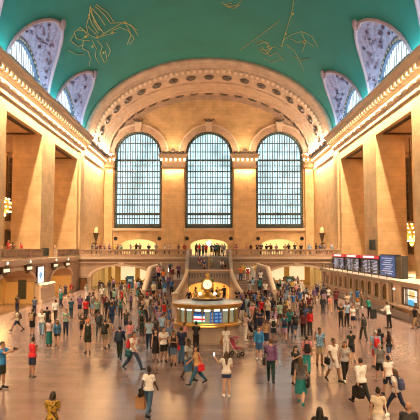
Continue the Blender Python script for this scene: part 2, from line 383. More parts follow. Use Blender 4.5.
for i, c in enumerate(wcs):
    win = bpy.data.objects.new('window_%d' % (i + 1), None); COL.objects.link(win); win['kind'] = 'structure'
    MB().plate(arch_pts(c, WHW, WZ0, WZS, WR), [arch_pts(c, WHW - .42, WZ0 + .75, WZS, WR - .42)], XZ, YW + .35, YW + .75).build('window_frame', IRON, win)
    MB().plate(arch_pts(c, WHW - .3, WZ0 + .5, WZS, WR - .3), [], XZ, YW + 1.0, YW + 1.05).build('pane', GLASS_BIG, win)
    bars = MB(); inn = WHW - .42
    for q in np.linspace(-inn, inn, 18)[1:-1]:
        h = (WR - .42) * math.sqrt(max(.01, 1 - (q / inn) ** 2)); bars.box(c + q - .065, c + q + .065, YW + .85, YW + .98, WZ0 + .5, WZS + h)
    bars.build('muntin', IRON, win)
    for z, hh in ((11.7, .22), (13.3, .10), (15.2, .10), (17.2, .10), (19.2, .1), (21.2, .16), (10.9, .08), (14.25, .05), (16.2, .05), (18.2, .05), (20.2, .05), (22.7, .06), (24.2, .06)):
        MB().box(c - inn, c + inn, YW + .6, YW + .8, z - hh, z + hh).build('transom', IRON, win)
    dots = MB()
    for sg in (-1, 1):
        for z in np.arange(WZ0 + 1, WZS, .42): dots.ball((c + sg * (WHW - .2), YW + .32, z), .1, 6, 4)
    for q in range(1, 26):
        a = PI * q / 26; dots.ball((c + (WHW - .2) * math.cos(a), YW + .32, WZS + (WR - .2) * math.sin(a)), .1, 6, 4)
    dots.build('rosette_border', plain('verdigris_studs', (.20, .25, .24), .5), win)
    MB().box(c - WHW - .25, c + WHW + .25, YW - .35, YW + .3, WZ0 - .42, WZ0).build('window_sill', STONE_TRIM, win)
    # moulded surround
    o_ = [(c + (WHW + 1.0) * math.cos(PI * k / 32), WZS + (WR + 1.0) * math.sin(PI * k / 32)) for k in range(33)]
    i_ = [(c + (WHW) * math.cos(PI * k / 32), WZS + WR * math.sin(PI * k / 32)) for k in range(32, -1, -1)]
    sur = struct('trim_window_arch', MB().plate(o_ + i_, [], XZ, YW - .3, YW + .02), STONE_ROSE)
    o2 = [(c + (WHW + 1.25) * math.cos(PI * k / 32), WZS + (WR + 1.25) * math.sin(PI * k / 32)) for k in range(33)]
    i2 = [(c + (WHW + 1.0) * math.cos(PI * k / 32), WZS + (WR + 1.0) * math.sin(PI * k / 32)) for k in range(32, -1, -1)]
    MB().plate(o2 + i2, [], XZ, YW - .45, YW + .02).build('moulding', STONE_TRIM, sur)
    k_ = MB().plate([(c - .45, WZS + WR - .1), (c + .45, WZS + WR - .1), (c + .65, WZS + WR + 1.5), (c - .65, WZS + WR + 1.5)], [], XZ, YW - .75, YW - .2)
    k_.build('keystone', STONE_TRIM, sur)
    kk = MB().ball((c, YW - .7, WZS + WR + 1.7), (.5, .25, .3), 10, 8); kk.tube([(c - .8, YW - .6, WZS + WR + 2.0), (c - .4, YW - .7, WZS + WR + 1.6), (c + .4, YW - .7, WZS + WR + 1.6), (c + .8, YW - .6, WZS + WR + 2.0)], .14, 6)
    kk.build('scroll', DARK_RELIEF, sur, True)
    # recessed panel lines beside the low arch
    for sg in (-1, 1):
        d = MB(); cx = c + sg * 3.8
        d.v = []; rows = [[(cx + r * math.cos(2 * PI * k / 16), YW + y_, 7.4 + r * math.sin(2 * PI * k / 16)) for k in range(16)] for r, y_ in ((.34, 0), (.34, -.1), (.26, -.1), (.2, -.04), (.01, -.04))]
        tag(d.loft(rows, True).build('wall_vent', BLACK), 'round dark vent in stone %s of the low bright arch under the %s window' % ('left' if sg < 0 else 'right', ('left', 'centre', 'right')[i]), 'vent', 'round vents under the windows')
# pilasters with lit capitals
for i, (x0, x1) in enumerate(((-18.2, -16.65), (-8.2, -4.3), (4.3, 8.2), (16.65, 18.2))):
    pil = struct('trim_pilaster_%d' % (i + 1), MB().box(x0 + .05, x1 - .05, YW - .5, YW, 4.6, 19.8), STONE)
    e = .45
    cp = MB(); a0, a1 = max(-18.2, x0 - .1), min(18.2, x1 + .1)
    cp.box(a0, a1, YW - .65, YW, 19.75, 20.1); cp.box(a0 + .1, a1 - .1, YW - .55, YW, 20.1, 20.9)
    b0, b1 = max(-18.2, x0 - e), min(18.2, x1 + e)
    cp.box(b0, b1, YW - 1.0, YW, 21.35, 21.8); cp.box(b0 - .12 * (b0 > -18), b1 + .12 * (b1 < 18), YW - 1.15, YW, 21.8, 22.1)
    cp.build('capital', STONE_TRIM, pil)
    n = max(2, int(round((b1 - b0) / .75)))
    for k in range(n):
        x = b0 + (k + .5) * (b1 - b0) / n
        MB().ball((x, YW - .8, 21.1), (.2, .14, .24), 8, 6).build('bulb', BULB, pil, True)
    if 0 < i < 3:
        o = MB()
        for q in range(5): o.ball((x0 + (x1 - x0) * (q + .5) / 5, YW - .8, 22.25 + (.3 if q == 2 else 0.05)), (.4, .25, .3 if q != 2 else .5), 8, 6)
        o.build('crest', DARK_RELIEF, pil, True)
# ------------------------------------------------------------------ lower walls, balcony, stairs
YB = 76.0
def arc_open(a, b, zs, rise, n=20):
    c, hw = (a + b) / 2, (b - a) / 2
    return [(a, 0)] + [(c - hw * math.cos(PI * i / n), zs + rise * math.sin(PI * i / n)) for i in range(n + 1)] + [(b, 0)]
ALC = [(46.4, 57.2, 2.2, 1.35), (62.9, 72.6, 2.1, 1.15)]
pts = [(YN, 0)]
for a in ALC: pts += arc_open(*a)
pts += [(YB, 0), (YB, 4.3), (YN, 4.3)]
struct('wall_left_lower', MB().plate(pts, [], YZ, -18.0, -21.0), STONE_ROSE)
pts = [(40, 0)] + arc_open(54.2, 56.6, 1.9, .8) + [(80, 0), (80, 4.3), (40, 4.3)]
struct('wall_left_alcove', MB().plate(pts, [], YZ, -21.0, -21.4), plain('honey_plaster', (.70, .46, .20), .6))  # golden colour carries the orange lamplight inside the alcove
for a, b, zs, rise in ALC:
    cy, hw = (a + b) / 2, (b - a) / 2
    o_ = [(cy + (hw + .4) * math.cos(PI * k / 24), zs + (rise + .3) * math.sin(PI * k / 24)) for k in range(25)]; i_ = [(cy + hw * math.cos(PI * k / 24), zs + rise * math.sin(PI * k / 24)) for k in range(24, -1, -1)]
    struct('trim_alcove_arch', MB().plate(o_ + i_, [], YZ, -18.02, -17.88), STONE_TRIM)
    struct('wall_alcove_side', MB().plate([(b - .04, 0), (b - .01, 0), (b - .01, zs), (b - .04, zs)], [], YZ, -18.1, -21.0), MATS['honey_plaster'])  # thin added sheet brings the same lamplit colour onto the jamb
struct('trim_left_ledge', MB().box(-18.3, -17.62, YN, YB, 4.22, 4.6).box(-18.05, -17.8, YN, YB, 4.05, 4.22), STONE_TRIM)
struct('wall_right_lower', MB().box(18.3, 18.8, YN, YB, 0, 3.0), STONE_ROSE)
struct('wall_right_upper', MB().box(18.3, 18.8, 75.8, YB + 3.4, 3.0, 4.6), STONE)
# bulging plinth of the left pier
rows = []
for z, e in ((0, .75), (.25, .75), (.3, .62), (1.5, .55), (1.65, .72), (1.85, .72), (2.0, .4), (2.05, .02)):
    rows.append([(-18.0, 57.4 - e * .3, z), (-18.0 + e, 57.4 - e * .1, z), (-18.0 + e * 1.25, 60.1, z), (-18.0 + e, 62.6 + e * .1, z), (-18.0, 62.6 + e * .3, z)])
struct('trim_left_plinth', MB().loft(rows), STONE_TRIM)
# far balcony
fl = [(-18.3, 0)] + arc_open(-16.2, -8.0, 1.75, 1.5) + arc_open(8.0, 16.2, 1.75, 1.5) + [(18.3, 0), (18.3, 4.3), (-18.3, 4.3)]
struct('wall_far_lower', MB().plate(fl, [], XZ, YB, YB + .9), STONE_ROSE)
struct('floor_far_balcony', MB().box(-18.3, 18.3, YB, YW + 11, 4.3, 4.6), MARBLE)
struct('trim_far_ledge', MB().box(-18.3, -2.6, YB - .4, YB, 4.2, 4.55).box(2.6, 18.3, YB - .4, YB, 4.2, 4.55).box(-18.3, 18.3, YB - .18, YB, 2.95 + .7, 3.85), STONE_TRIM)
for cx, nm in ((-12.1, 'left'), (12.1, 'right')):
    o_ = [(cx + 4.5 * math.cos(PI * k / 24), 1.75 + 1.78 * math.sin(PI * k / 24)) for k in range(25)]; i_ = [(cx + 4.1 * math.cos(PI * k / 24), 1.75 + 1.5 * math.sin(PI * k / 24)) for k in range(24, -1, -1)]
    sur = struct('trim_passage_arch_' + nm, MB().plate(o_ + i_, [], XZ, YB - .12, YB + .05), STONE_TRIM)
    MB().plate([(cx - .3, 3.2), (cx + .3, 3.2), (cx + .42, 3.75), (cx - .42, 3.75)], [], XZ, YB - .3, YB).build('keystone', STONE_TRIM, sur)
    s = -1 if cx < 0 else 1
    struct('wall_passage_%s_outer' % nm, MB().box(min(s * 17.2, s * 17.6), max(s * 17.2, s * 17.6), YB + .9, 92, 0, 4.3), CREAM)
    struct('wall_passage_%s_inner' % nm, MB().box(min(s * 6.9, s * 7.3), max(s * 6.9, s * 7.3), YB + .9, 92, 0, 4.3), CREAM)
    struct('wall_passage_%s_end' % nm, MB().box(min(s * 6.9, s * 17.6), max(s * 6.9, s * 17.6), 92, 92.4, 0, 4.3), plain('honey_plaster', (.70, .46, .20), .6))
    # lit shop fronts at the end of the passage
    for k, (x0, x1) in enumerate(((-3.6, -.9), (-.4, 2.4)) if s < 0 else ((-3.0, -.4), (.2, 3.0))):
        sh = thing('shop_front', 'glowing framed shop front at the end of the %s arched passage, %s of two' % (nm, 'left' if k == 0 else 'right'), 'shop front', (cx + (x0 + x1) / 2 + .9, 91.95, 0))
        hw = (x1 - x0) / 2
        MB().plate([(-hw, 0), (hw, 0), (hw, 3.2), (-hw, 3.2)], [[(-hw + .15, .5), (hw - .15, .5), (hw - .15, 2.9), (-hw + .15, 2.9)]], lambda u, v, d: (u, d, v), -.2, 0).build('frame', BRASS, sh)
        MB().box(-hw + .1, hw - .1, -.08, -.04, .45, 2.95).build('lit_pane', plain('lit_shop_glass', (1, .9, .7), .3, emit=(1, .85, .55) if s < 0 else (1, .72, .3), strength=.55 if s < 0 else .4), sh)
    for k, xx in enumerate((-5.1, -3.9, -2.7) if s < 0 else (2.6, 3.7, 4.6)):
        c_ = thing('square_column', 'pale square column %s inside the %s arched passage' % (('nearest the wall', 'in the middle of three', 'nearest the passage centre')[k if s < 0 else 2 - k], nm), 'column', (cx + xx + .6, 84 - (k if s < 0 else 2 - k) * 1.0, 0), 'passage columns')
        MB().box(-.22, .22, -.22, .22, .3, 3.9).build('shaft', CREAM, c_); MB().box(-.32, .32, -.32, .32, 0, .3).build('plinth', STONE_TRIM, c_); MB().box(-.34, .34, -.34, .34, 3.9, 4.3).build('capital', STONE_TRIM, c_)
# room behind the low arches
struct('wall_shop_back', MB().box(-18.3, 18.3, 105, 105.4, 4.6, 9.5), CREAM)
struct('ceiling_shop', MB().box(-18.3, 18.3, YW + 1.4, 105.4, 9.0, 9.3), CREAM)
struct('wall_shop_left', MB().box(-18.6, -18.3, YW + .1, 105.4, 4.6, 9.3), CREAM)
struct('wall_shop_right', MB().box(18.3, 18.6, YW + .1, 105.4, 4.6, 9.3), CREAM)
lg = thing('fruit_shaped_sign', 'small glowing white bitten fruit emblem hanging in the central low arch', 'sign', (0, 97.3, 6.62))
fr = [(.0, .26), (.16, .33), (.32, .28), (.40, .14), (.31, .06), (.28, -.06), (.33, -.16), (.42, -.22), (.32, -.42), (.18, -.54), (.04, -.48), (-.08, -.5), (-.2, -.54), (-.34, -.4), (-.43, -.14), (-.42, .1), (-.3, .28), (-.14, .32)]
WH = plain('white_sign_glow', (1, 1, 1), .4, emit=(1, .98, .94), strength=3.2, sample=False)
MB().plate(fr, [], lambda u, v, d: (u, d, v), -.04, .04).build('emblem', WH, lg)
MB().plate([(.02, .38), (.06, .52), (.2, .62), (.17, .46)], [], lambda u, v, d: (u, d, v), -.04, .04).build('leaf', WH, lg)
MB().tube([(-.2, .02, .3), (-.2, .02, 2.38)], .015, 6).tube([(.2, .02, .3), (.2, .02, 2.38)], .015, 6).build('hanger', BRONZE, lg)
# balustrades
def balustrade(label, u0, u1, zb, to3, mat=STONE_TRIM, hgt=1.02, npan=None):
    b = thing('balustrade', label, 'balustrade', to3(0, 0, 0) if False else (0, 0, 0))
    L_ = u1 - u0; n = npan or max(1, round(L_ / 3.6)); st = L_ / n
    def bx(a0, a1, d0, d1, z0, z1): 
        m = MB(); m.plate([(a0, z0), (a1, z0), (a1, z1), (a0, z1)], [], to3, d0, d1); return m
    bx(u0, u1, -.2, .2, zb, zb + .2).build('base', mat, b); bx(u0, u1, -.24, .24, zb + hgt - .16, zb + hgt).build('top_rail', mat, b)
    for i in range(n + 1):
        u = u0 + i * st; bx(max(u0, u - .3), min(u1, u + .3), -.22, .22, zb + .2, zb + hgt - .16).build('post', mat, b)
    for i in range(n):
        a0, a1 = u0 + i * st + .3, u0 + (i + 1) * st - .3; holes = []
        q = max(3, int((a1 - a0) / .3)); w = (a1 - a0) / q
        for k in range(q): holes.append([(a0 + k * w + .08, zb + .32), (a0 + (k + 1) * w - .08, zb + .32), (a0 + (k + 1) * w - .08, zb + hgt - .3), (a0 + k * w + .08, zb + hgt - .3)])
        MB().plate([(a0, zb + .2), (a1, zb + .2), (a1, zb + hgt - .16), (a0, zb + hgt - .16)], holes, to3, -.1, .1).build('pierced_panel', mat, b)
    return b
balustrade('long pierced stone balustrade on far balcony left of central stair', -18.25, -2.75, 4.56, lambda u, v, d: (u, YB - .02 + d, v), STONE_ROSE)
balustrade('long pierced stone balustrade on far balcony right of central stair', 2.75, 18.25, 4.56, lambda u, v, d: (u, YB - .02 + d, v), STONE_ROSE)
balustrade('pierced stone balustrade in the nearer opening of the left wall', OPEN[1][0] - 2, OPEN[1][1] - .5, 4.6, lambda u, v, d: (-18.0 + d, u, v), STONE_ROSE)
balustrade('pierced stone balustrade in the farther opening of the left wall', OPEN[0][0], OPEN[0][1] - .1, 4.6, lambda u, v, d: (-18.0 + d, u, v), STONE_ROSE)
# grand staircase ----------------------------------------------------
ZL = 2.2
STAIRW = stone('grey_stair_wall', (.42, .345, .29), (.37, .30, .25), (.28, .22, .18), bw=1.1, bh=.4)
gs = thing('grand_staircase', 'double curved stone staircase rising to the far balcony behind the booth', 'staircase', (0, 60, 0))
def gchild(name, mb, mat, parent=gs, smooth=False):
    mb.v = [(x, y - 60, z) for x, y, z in mb.v] if parent is gs else mb.v
    return mb.build(name, mat, parent, smooth)
def inner_x(y):
    t = min(1, max(0, (60.2 - y) / 4.9)); return 2.4 + .95 * t ** 1.6
def rail_z(y):
    t = min(1, max(0, (60.2 - y) / 4.9)); return 3.3 - 2.2 * t
for s in (-1, 1):
    for i in range(14):
        y0 = 56 + i * .43; z1 = ZL * (i + 1) / 14; xi = inner_x(y0) + .1
        gchild('step', MB().box(min(s * xi, s * 6.45), max(s * xi, s * 6.45), y0, 62.05, z1 - ZL / 14, z1), STEP_ROSE)
    pl = [(55.6, 0), (55.6, 1.2), (56.3, 1.15), (62, 3.3), (75.9, 3.3), (75.9, 0)]
    gchild('outer_wall', MB().plate(pl, [], YZ, s * 6.45, s * 6.8), STAIRW)
    gchild('outer_handrail', MB().tube([(s * 6.62, 55.5, 1.3), (s * 6.62, 56.3, 1.3), (s * 6.62, 62, 3.42), (s * 6.62, 75.8, 3.42)], .27, 10), STONE_TRIM, smooth=True)
    ys = [60.2 - 4.9 * k / 20 for k in range(21)]; rows = []
    for y in ys:
        x = inner_x(y); rows.append([(s * (x - .16), y, 0), (s * (x + .16), y, 0), (s * (x + .16), y, rail_z(y) - .1), (s * (x - .16), y, rail_z(y) - .1)])
    w_ = MB().loft(rows, True); w_.f += [(0, 1, 2, 3), tuple(len(w_.v) - 4 + k for k in (3, 2, 1, 0))]
    gchild('curved_wall', w_, STAIRW)
    gchild('inner_handrail', MB().tube([(s * inner_x(y), y, rail_z(y)) for y in ys], [.2] * 21, 10), STONE_TRIM, smooth=True)
    gchild('newel', MB().lathe([(.01, 0), (.42, 0), (.42, .2), (.32, .25), (.3, 1.05), (.42, 1.1), (.42, 1.25), (.2, 1.32), (.01, 1.34)], (s * 3.35, 55.2, 0), 16), STONE_TRIM, smooth=True)
    pl = [(61.6, ZL), (61.6, 3.3), (66.8, 5.58), (75.7, 5.58), (75.7, ZL)]
    gchild('flank_wall', MB().plate(pl, [], YZ, s * 2.35, s * 2.7), STAIRW)
gchild('landing', MB().box(-6.45, 6.45, 62.05, 75.6, ZL - .2, ZL), STEP_ROSE)
gchild('front_landing', MB().box(-2.4, 2.4, 60.2, 62.05, ZL - .2, ZL), STEP_ROSE)
gchild('front_wall', MB().plate([(-2.5, 0)] + arc_open(-2.2, 2.2, 1.3, .75) + [(2.5, 0), (2.5, 2.4), (-2.5, 2.4)], [], XZ, 59.95, 60.3), STAIRW)
hl = [[(a, 2.5), (a + .16, 2.5), (a + .16, 3.0), (a, 3.0)] for a in np.arange(-2.2, 2.1, .3)]
gchild('landing_balustrade', MB().plate([(-2.5, 2.35), (2.5, 2.35), (2.5, 3.2), (-2.5, 3.2)], hl, XZ, 60.0, 60.25), STAIRW)
gchild('landing_rail', MB().box(-2.55, 2.55, 59.9, 60.35, 3.2, 3.36), STONE_TRIM)
for i in range(15):
    gchild('step', MB().box(-2.35, 2.35, 62 + i * .32, 66.85, ZL + i * .16, ZL + (i + 1) * .16), STEP_GREY)
gchild('upper_landing', MB().box(-2.35, 2.35, 66.85, 75.98, 4.4, 4.6), STEP_GREY)
gchild('centre_rail', MB().tube([(0, 62.2, 3.2), (0, 66.8, 5.5)], .05, 8).tube([(0, 62.2, 2.4), (0, 62.2, 3.2)], .05, 8).tube([(0, 66.8, 4.6), (0, 66.8, 5.5)], .05, 8), BRASS)
for s in (-1, 1): gchild('under_wall', MB().box(min(s * 2.4, s * 2.7), max(s * 2.4, s * 2.7), 60.3, 70, 0, ZL - .2), plain('honey_plaster', (.70, .46, .20), .6))
gchild('under_back_wall', MB().box(-2.7, 2.7, 70, 70.3, 0, ZL - .2), MATS['honey_plaster'])
for s, w in ((-1, 'left'), (1, 'right')):
    g = thing('globe_lamp', 'glowing round globe lamp on the wall above the %s stair flight' % w, 'lamp', (s * 5.3, 75.9, 2.75), 'stair globe lamps')
    MB().ball((0, -.45, 0), .3, 16, 10).build('globe', GLOBE, g, True); MB().tube([(0, 0, -.2), (0, -.25, -.35), (0, -.45, -.3)], .05, 8).build('bracket', BRONZE, g)
# torch lamps on the side walls beyond the arch
for s, w in ((-1, 'left'), (1, 'right')):
    t = thing('torch_lamp', 'tall bronze torch lamp on the %s wall beyond the last pier' % w, 'lamp', (s * 17.75, 86.5, 4.61), 'bronze torch lamps')
    MB().lathe([(.01, 0), (.42, 0), (.42, .15), (.3, .25), (.3, .8), (.4, .9), (.01, .92)], (0, 0, 0), 16).build('pedestal', STONE_TRIM, t, True)
    MB().lathe([(.01, 0), (.16, 0), (.12, .3), (.1, 1.3), (.2, 1.5), (.32, 2.0), (.45, 2.6), (.4, 2.62), (.02, 2.3)], (0, 0, .9), 16).build('stem', BRONZE, t, True)
    MB().lathe([(.3, 2.5), (.36, 2.8), (.28, 3.25), (.1, 3.5), (.01, 3.52)], (0, 0, .9), 16).build('lamp_shade', plain('amber_shade', (.6, .4, .2), .4, emit=(1, .6, .25), strength=.35), t, True)
    MB().box(-.15 if s > 0 else -.54, .54 if s > 0 else .15, -.1, .1, 1.7, 2.0).build('bracket', BRONZE, t)
# chandeliers ----------------------------------------------------------
def chandelier(x, y, z, label, sc=1.0):
    c = thing('chandelier', label, 'chandelier', (x, y, z)); c.scale = (1.45, 1.45, 1.12)
    body = MB().lathe([(.02, -1.0), (.25, -.95), (.45, -.7), (.62, -.3), (.66, 0), (.6, .35), (.4, .7), (.18, .85), (.1, 1.0), (.02, 1.02)], (0, 0, 0), 20)
    body.build('body', BRASS, c, True)
    MB().tube([(0, 0, 1.0), (0, 0, (ZO - z) / 1.12)], .04, 8).build('rod', BRONZE, c)
    for zz, r, n in ((-.98, .26, 7), (-.62, .62, 12), (-.18, .8, 15), (.26, .76, 14), (.64, .52, 10)):
        MB().tube([(r * math.cos(2 * PI * k / 24), r * math.sin(2 * PI * k / 24), zz) for k in range(24)], .04, 6, True).build('ring', BRASS, c, True)
        for k in range(n): MB().ball((r * 1.06 * math.cos(2 * PI * k / n), r * 1.06 * math.sin(2 * PI * k / n), zz + .02), .085, 8, 6).build('bulb', BULB, c, True)
    MB().lathe([(.01, -1.5), (.12, -1.4), (.2, -1.2), (.1, -1.05), (.05, -1.0)], (0, 0, 0), 12).build('finial', BRASS, c, True)
    return c
chandelier(-23.0, 60.8, 10.4, 'golden melon chandelier of many bulbs hanging inside the left opening')
chandelier(22.6, 61.4, 7.6, 'golden melon chandelier of many bulbs hanging inside the right opening')
# dark tall aisle windows
for s in (-1, 1):
    m = thing('aisle_window', 'tall narrow dark window deep inside the %s wall opening' % ('left' if s < 0 else 'right'), 'window', (s * 25.99, 70.9, 0), 'tall dark aisle windows')
    y0, y1 = -.9, .9
    MB().plate([(y0, 9.2), (y1, 9.2), (y1, 17.6), (y0, 17.6)], [[(y0 + .2, 9.4), (y1 - .2, 9.4), (y1 - .2, 17.4), (y0 + .2, 17.4)]], YZ, -s * .2, 0).build('frame', BRONZE, m)
    MB().plate([(y0 + .1, 9.3), (y1 - .1, 9.3), (y1 - .1, 17.5), (y0 + .1, 17.5)], [], YZ, -s * .08, -s * .02).build('pane', plain('dark_glass', (.03, .025, .02), .15), m)
    for z in np.arange(10.6, 17, 1.2): MB().box(-.12, .12, y0 + .15, y1 - .15, z, z + .1).build('bar', BRONZE, m)
    lw = thing('framed_panel', 'small dark framed panel under the chandelier in the %s opening' % ('left' if s < 0 else 'right'), 'panel', (s * 25.98, 70.9, 5.9 if s > 0 else 7.0))
    MB().plate([(y0, -1), (y1, -1), (y1, 1.1), (y0, 1.1)], [[(y0 + .2, -.8), (y1 - .2, -.8), (y1 - .2, .9), (y0 + .2, .9)]], YZ, -s * .15, 0).build('frame', BRONZE, lw)
    MB().plate([(y0 + .1, -.9), (y1 - .1, -.9), (y1 - .1, 1), (y0 + .1, 1)], [], YZ, -s * .06, -s * .02).build('panel', MATS['dark_glass'], lw)
# plaques on the piers
for s, (ya, yb, za, zb_) in ((-1, (60.2, 62.6, 4.75, 5.7)), (1, (60.5, 62.5, 5.5, 6.65))):
    p = thing('dark_plaque', 'dark square metal plaque on the face of the %s middle pier' % ('left' if s < 0 else 'right'), 'plaque', (s * 18.29, (ya + yb) / 2, (za + zb_) / 2), 'dark pier plaques')
    hy, hz = (yb - ya) / 2, (zb_ - za) / 2
    if s < 0: p.location.x = -18.29
    MB().plate([(-hy, -hz), (hy, -hz), (hy, hz), (-hy, hz)], [[(-hy + .15, -hz + .15), (hy - .15, -hz + .15), (hy - .15, hz - .15), (-hy + .15, hz - .15)]], YZ, -s * .12, 0).build('frame', IRON, p)
    MB().plate([(-hy + .1, -hz + .1), (hy - .1, -hz + .1), (hy - .1, hz - .1), (-hy + .1, hz - .1)], [], YZ, -s * .05, 0).build('panel', plain('dark_green_panel', (.03, .045, .035), .4), p)
# poster
po = thing('poster_light_box', 'tall white backlit poster with a blue diamond on the left pier', 'poster', (-17.98, 58.75, 2.85))
hy, hz = 1.25, .95
MB().plate([(-hy, -hz), (hy, -hz), (hy, hz), (-hy, hz)], [[(-hy + .12, -hz + .08), (hy - .12, -hz + .08), (hy - .12, hz - .08), (-hy + .12, hz - .08)]], YZ, 0, .16).build('frame', BRONZE, po)
MB().plate([(-hy + .1, -hz + .06), (hy - .1, -hz + .06), (hy - .1, hz - .06), (-hy + .1, hz - .06)], [], YZ, .02, .1).build('lit_face', plain('poster_white', (.9, .95, 1), .4, emit=(.86, .94, 1), strength=.85), po)
MB().plate([(-.55, 0), (0, -.42), (.55, 0), (0, .42)], [], YZ, .1, .12).build('diamond', plain('poster_blue', (.1, .4, .8), .4, emit=(.03, .25, .62), strength=.6), po)
MB().plate([(-.3, .02), (0, -.2), (.1, -.1), (0, .3)], [], YZ, .12, .13).build('diamond_facet', plain('poster_pale_blue', (.3, .65, .9), .4, emit=(.15, .5, .8), strength=.6), po)
# hanging signs with lamps over the left alcoves
for k, (Y, lab) in enumerate(((48.3, 'above the nearer alcove, far from the poster'), (54.5, 'above the nearer alcove, beside the poster'), (63.7, 'above the farther alcove, beside the pier'), (69.2, 'above the farther alcove, near the corner'))):
    t = thing('lit_sign', 'small dark sign with glowing strip ' + lab, 'sign', (-17.97, Y, 3.72), 'lamp topped signs over the left alcoves')
    MB().plate([(-.95, -.26), (.95, -.26), (.95, .26), (.6, .36), (-.6, .36), (-.95, .26)], [], YZ, .05, .3).build('casing', BRONZE, t)
    MB().box(.3, .32, -.72, .72, -.14, .14).build('lit_strip', plain('sign_strip', (1, .9, .7), .4, emit=(1, .86, .62), strength=.8, sample=False), t)
    MB().plate([(-.3, -.5), (.3, -.5), (.45, -.26), (-.45, -.26)], [], YZ, .0, .2).build('bracket', BRONZE, t)
    MB().ball((.3, 0, .62), .14, 12, 8).build('globe', GLOBE, t, True); MB().tube([(0, 0, .4), (.3, 0, .36), (.3, 0, .46)], .05, 6).build('lamp_arm', BRONZE, t)
np_ = thing('notice_panel', 'tall dark notice panel on the far side of the left alcove', 'panel', (-19.25, 57.18, .45))
MB().plate([(-.42, 0), (.42, 0), (.42, 2.0), (-.42, 2.0)], [[(-.34, .08), (.34, .08), (.34, 1.92), (-.34, 1.92)]], lambda u, v, d: (u, d, v), -.1, 0).build('frame', BRONZE, np_)
MB().box(-.36, .36, -.05, -.01, .05, 1.95).build('panel', MATS['dark_green_panel'], np_)
d1 = bpy.data.objects.new('door_1', None); COL.objects.link(d1); d1['kind'] = 'structure'; d1.location = (-17.25, YB - .02, 0)
MB().box(-.42, .42, -.06, 0, .05, 1.5).build('door_leaf', WOOD, d1); MB().plate([(-.55, 0), (.55, 0), (.55, 1.65), (-.55, 1.65)], [[(-.42, .02), (.42, .02), (.42, 1.5), (-.42, 1.5)]], lambda u, v, d: (u, d, v), -.1, 0).build('door_frame', BRONZE, d1)
MB().ball((.3, -.1, .8), .05, 8, 6).build('door_handle', BRASS, d1)
for (x, y, lab, mat, hh) in ((-10.7, 75.2, 'dark blue standing banner before the left arched passage', plain('banner_blue', (.02, .10, .20), .5), 1.95), (10.9, 75.2, 'dark green standing board before the right arched passage', plain('board_green', (.02, .09, .06), .5), 1.9)):
    b = thing('standing_banner', lab, 'banner', (x, y, 0))
    MB().box(-.45, .45, -.03, .03, .25, hh).build('panel', mat, b); MB().tube([(-.47, 0, .05), (-.47, 0, hh + .05)], .03, 6).build('post', BRONZE, b); MB().tube([(.47, 0, .05), (.47, 0, hh + .05)], .03, 6).build('post', BRONZE, b)
    MB().box(-.5, .5, -.25, .25, 0, .06).build('base', BRONZE, b)
    MB().box(-.25, .25, -.045, -.03, 1.2, 1.5).build('pale_block', plain('pale_blue_print', (.35, .55, .65), .5), b)
# ticket office on the right --------------------------------------------
TX = 15.6
to = thing('ticket_office', 'long stone ticket office with arched windows along the right wall', 'ticket office', (TX, 62, 0))
def tchild(name, mb, mat, parent=None, smooth=False):
    mb.v = [(x - TX, y - 62, z) for x, y, z in mb.v]; return mb.build(name, mat, parent or to, smooth)
ys = np.linspace(48.0, 75.6, 13)
holes = [arch_pts((a + b) / 2, (b - a) / 2 - .3, 1.15, 2.05, .45, 12) for a, b in zip(ys[:-1], ys[1:])]
tchild('facade', MB().plate([(47.6, 0), (75.9, 0), (75.9, 2.7), (47.6, 2.7)], holes, YZ, TX, TX + .08), STONE_TRIM)
tchild('window_backing', MB().box(TX + .1, TX + .16, 47.7, 75.8, .9, 2.65), plain('ticket_window_bronze', (.03, .02, .014), .4))  # dark sheet stands in for the shade inside deep window bays
tchild('roof_slab', MB().box(TX - .35, 18.28, 47.3, 75.95, 2.7, 2.98), MARBLE)
tchild('counter', MB().box(TX - .5, TX, 47.6, 75.9, 1.0, 1.12), STONE_TRIM)
tchild('base', MB().box(TX - .3, TX, 47.6, 75.9, 0, .5), MARBLE)
tchild('inner_wall', MB().box(17.2, 17.4, 47.6, 75.9, 0, 2.7), plain('dim_brown_wall', (.10, .06, .035), .6))
for i, y in enumerate(ys):
    tchild('pilaster', MB().lathe([(.01, 1.1), (.22, 1.1), (.22, 1.25), (.15, 1.32), (.13, 2.3), (.2, 2.42), (.22, 2.7), (.01, 2.7)], (TX - .1, y, 0), 12), STONE_TRIM, smooth=True)
for a, b in zip(ys[:-1], ys[1:]):
    c = (a + b) / 2; g = MB()
    for q in (-.4, -.2, 0, .2, .4): g.box(TX + .02, TX + .05, c + q - .02, c + q + .02, 1.15, 2.4)
    g.box(TX + .02, TX + .06, c - .8, c + .6, 1.6, 1.66); tchild('grille', g, BRASS)
# kiosk nearer the camera
kx = 15.75
kk = thing('corner_kiosk', 'stone kiosk with a bright lit window at the right edge', 'kiosk', (kx, 43, 0))
def kchild(name, mb, mat, smooth=False):
    mb.v = [(x - kx, y - 43, z) for x, y, z in mb.v]; return mb.build(name, mat, kk, smooth)
kchild('facade', MB().plate([(36, 0), (47.3, 0), (47.3, 2.75), (36, 2.75)], [[(41.5, 1.1), (45.1, 1.1), (45.1, 2.5), (41.5, 2.5)]], YZ, kx, kx + .4), STONE_TRIM)
kchild('roof_slab', MB().box(kx - .4, 18.28, 36, 47.28, 2.75, 3.02), STONE_TRIM)
kchild('base', MB().box(kx - .35, kx, 36, 47.3, 0, .6), MARBLE)
kchild('ledge', MB().box(kx - .55, kx, 36, 47.3, .95, 1.1), STONE_TRIM)
for y in (46.9, 45.5, 41.1, 37): kchild('pilaster', MB().box(kx - .14, kx, y - .22, y + .22, 1.1, 2.75), STONE_TRIM)
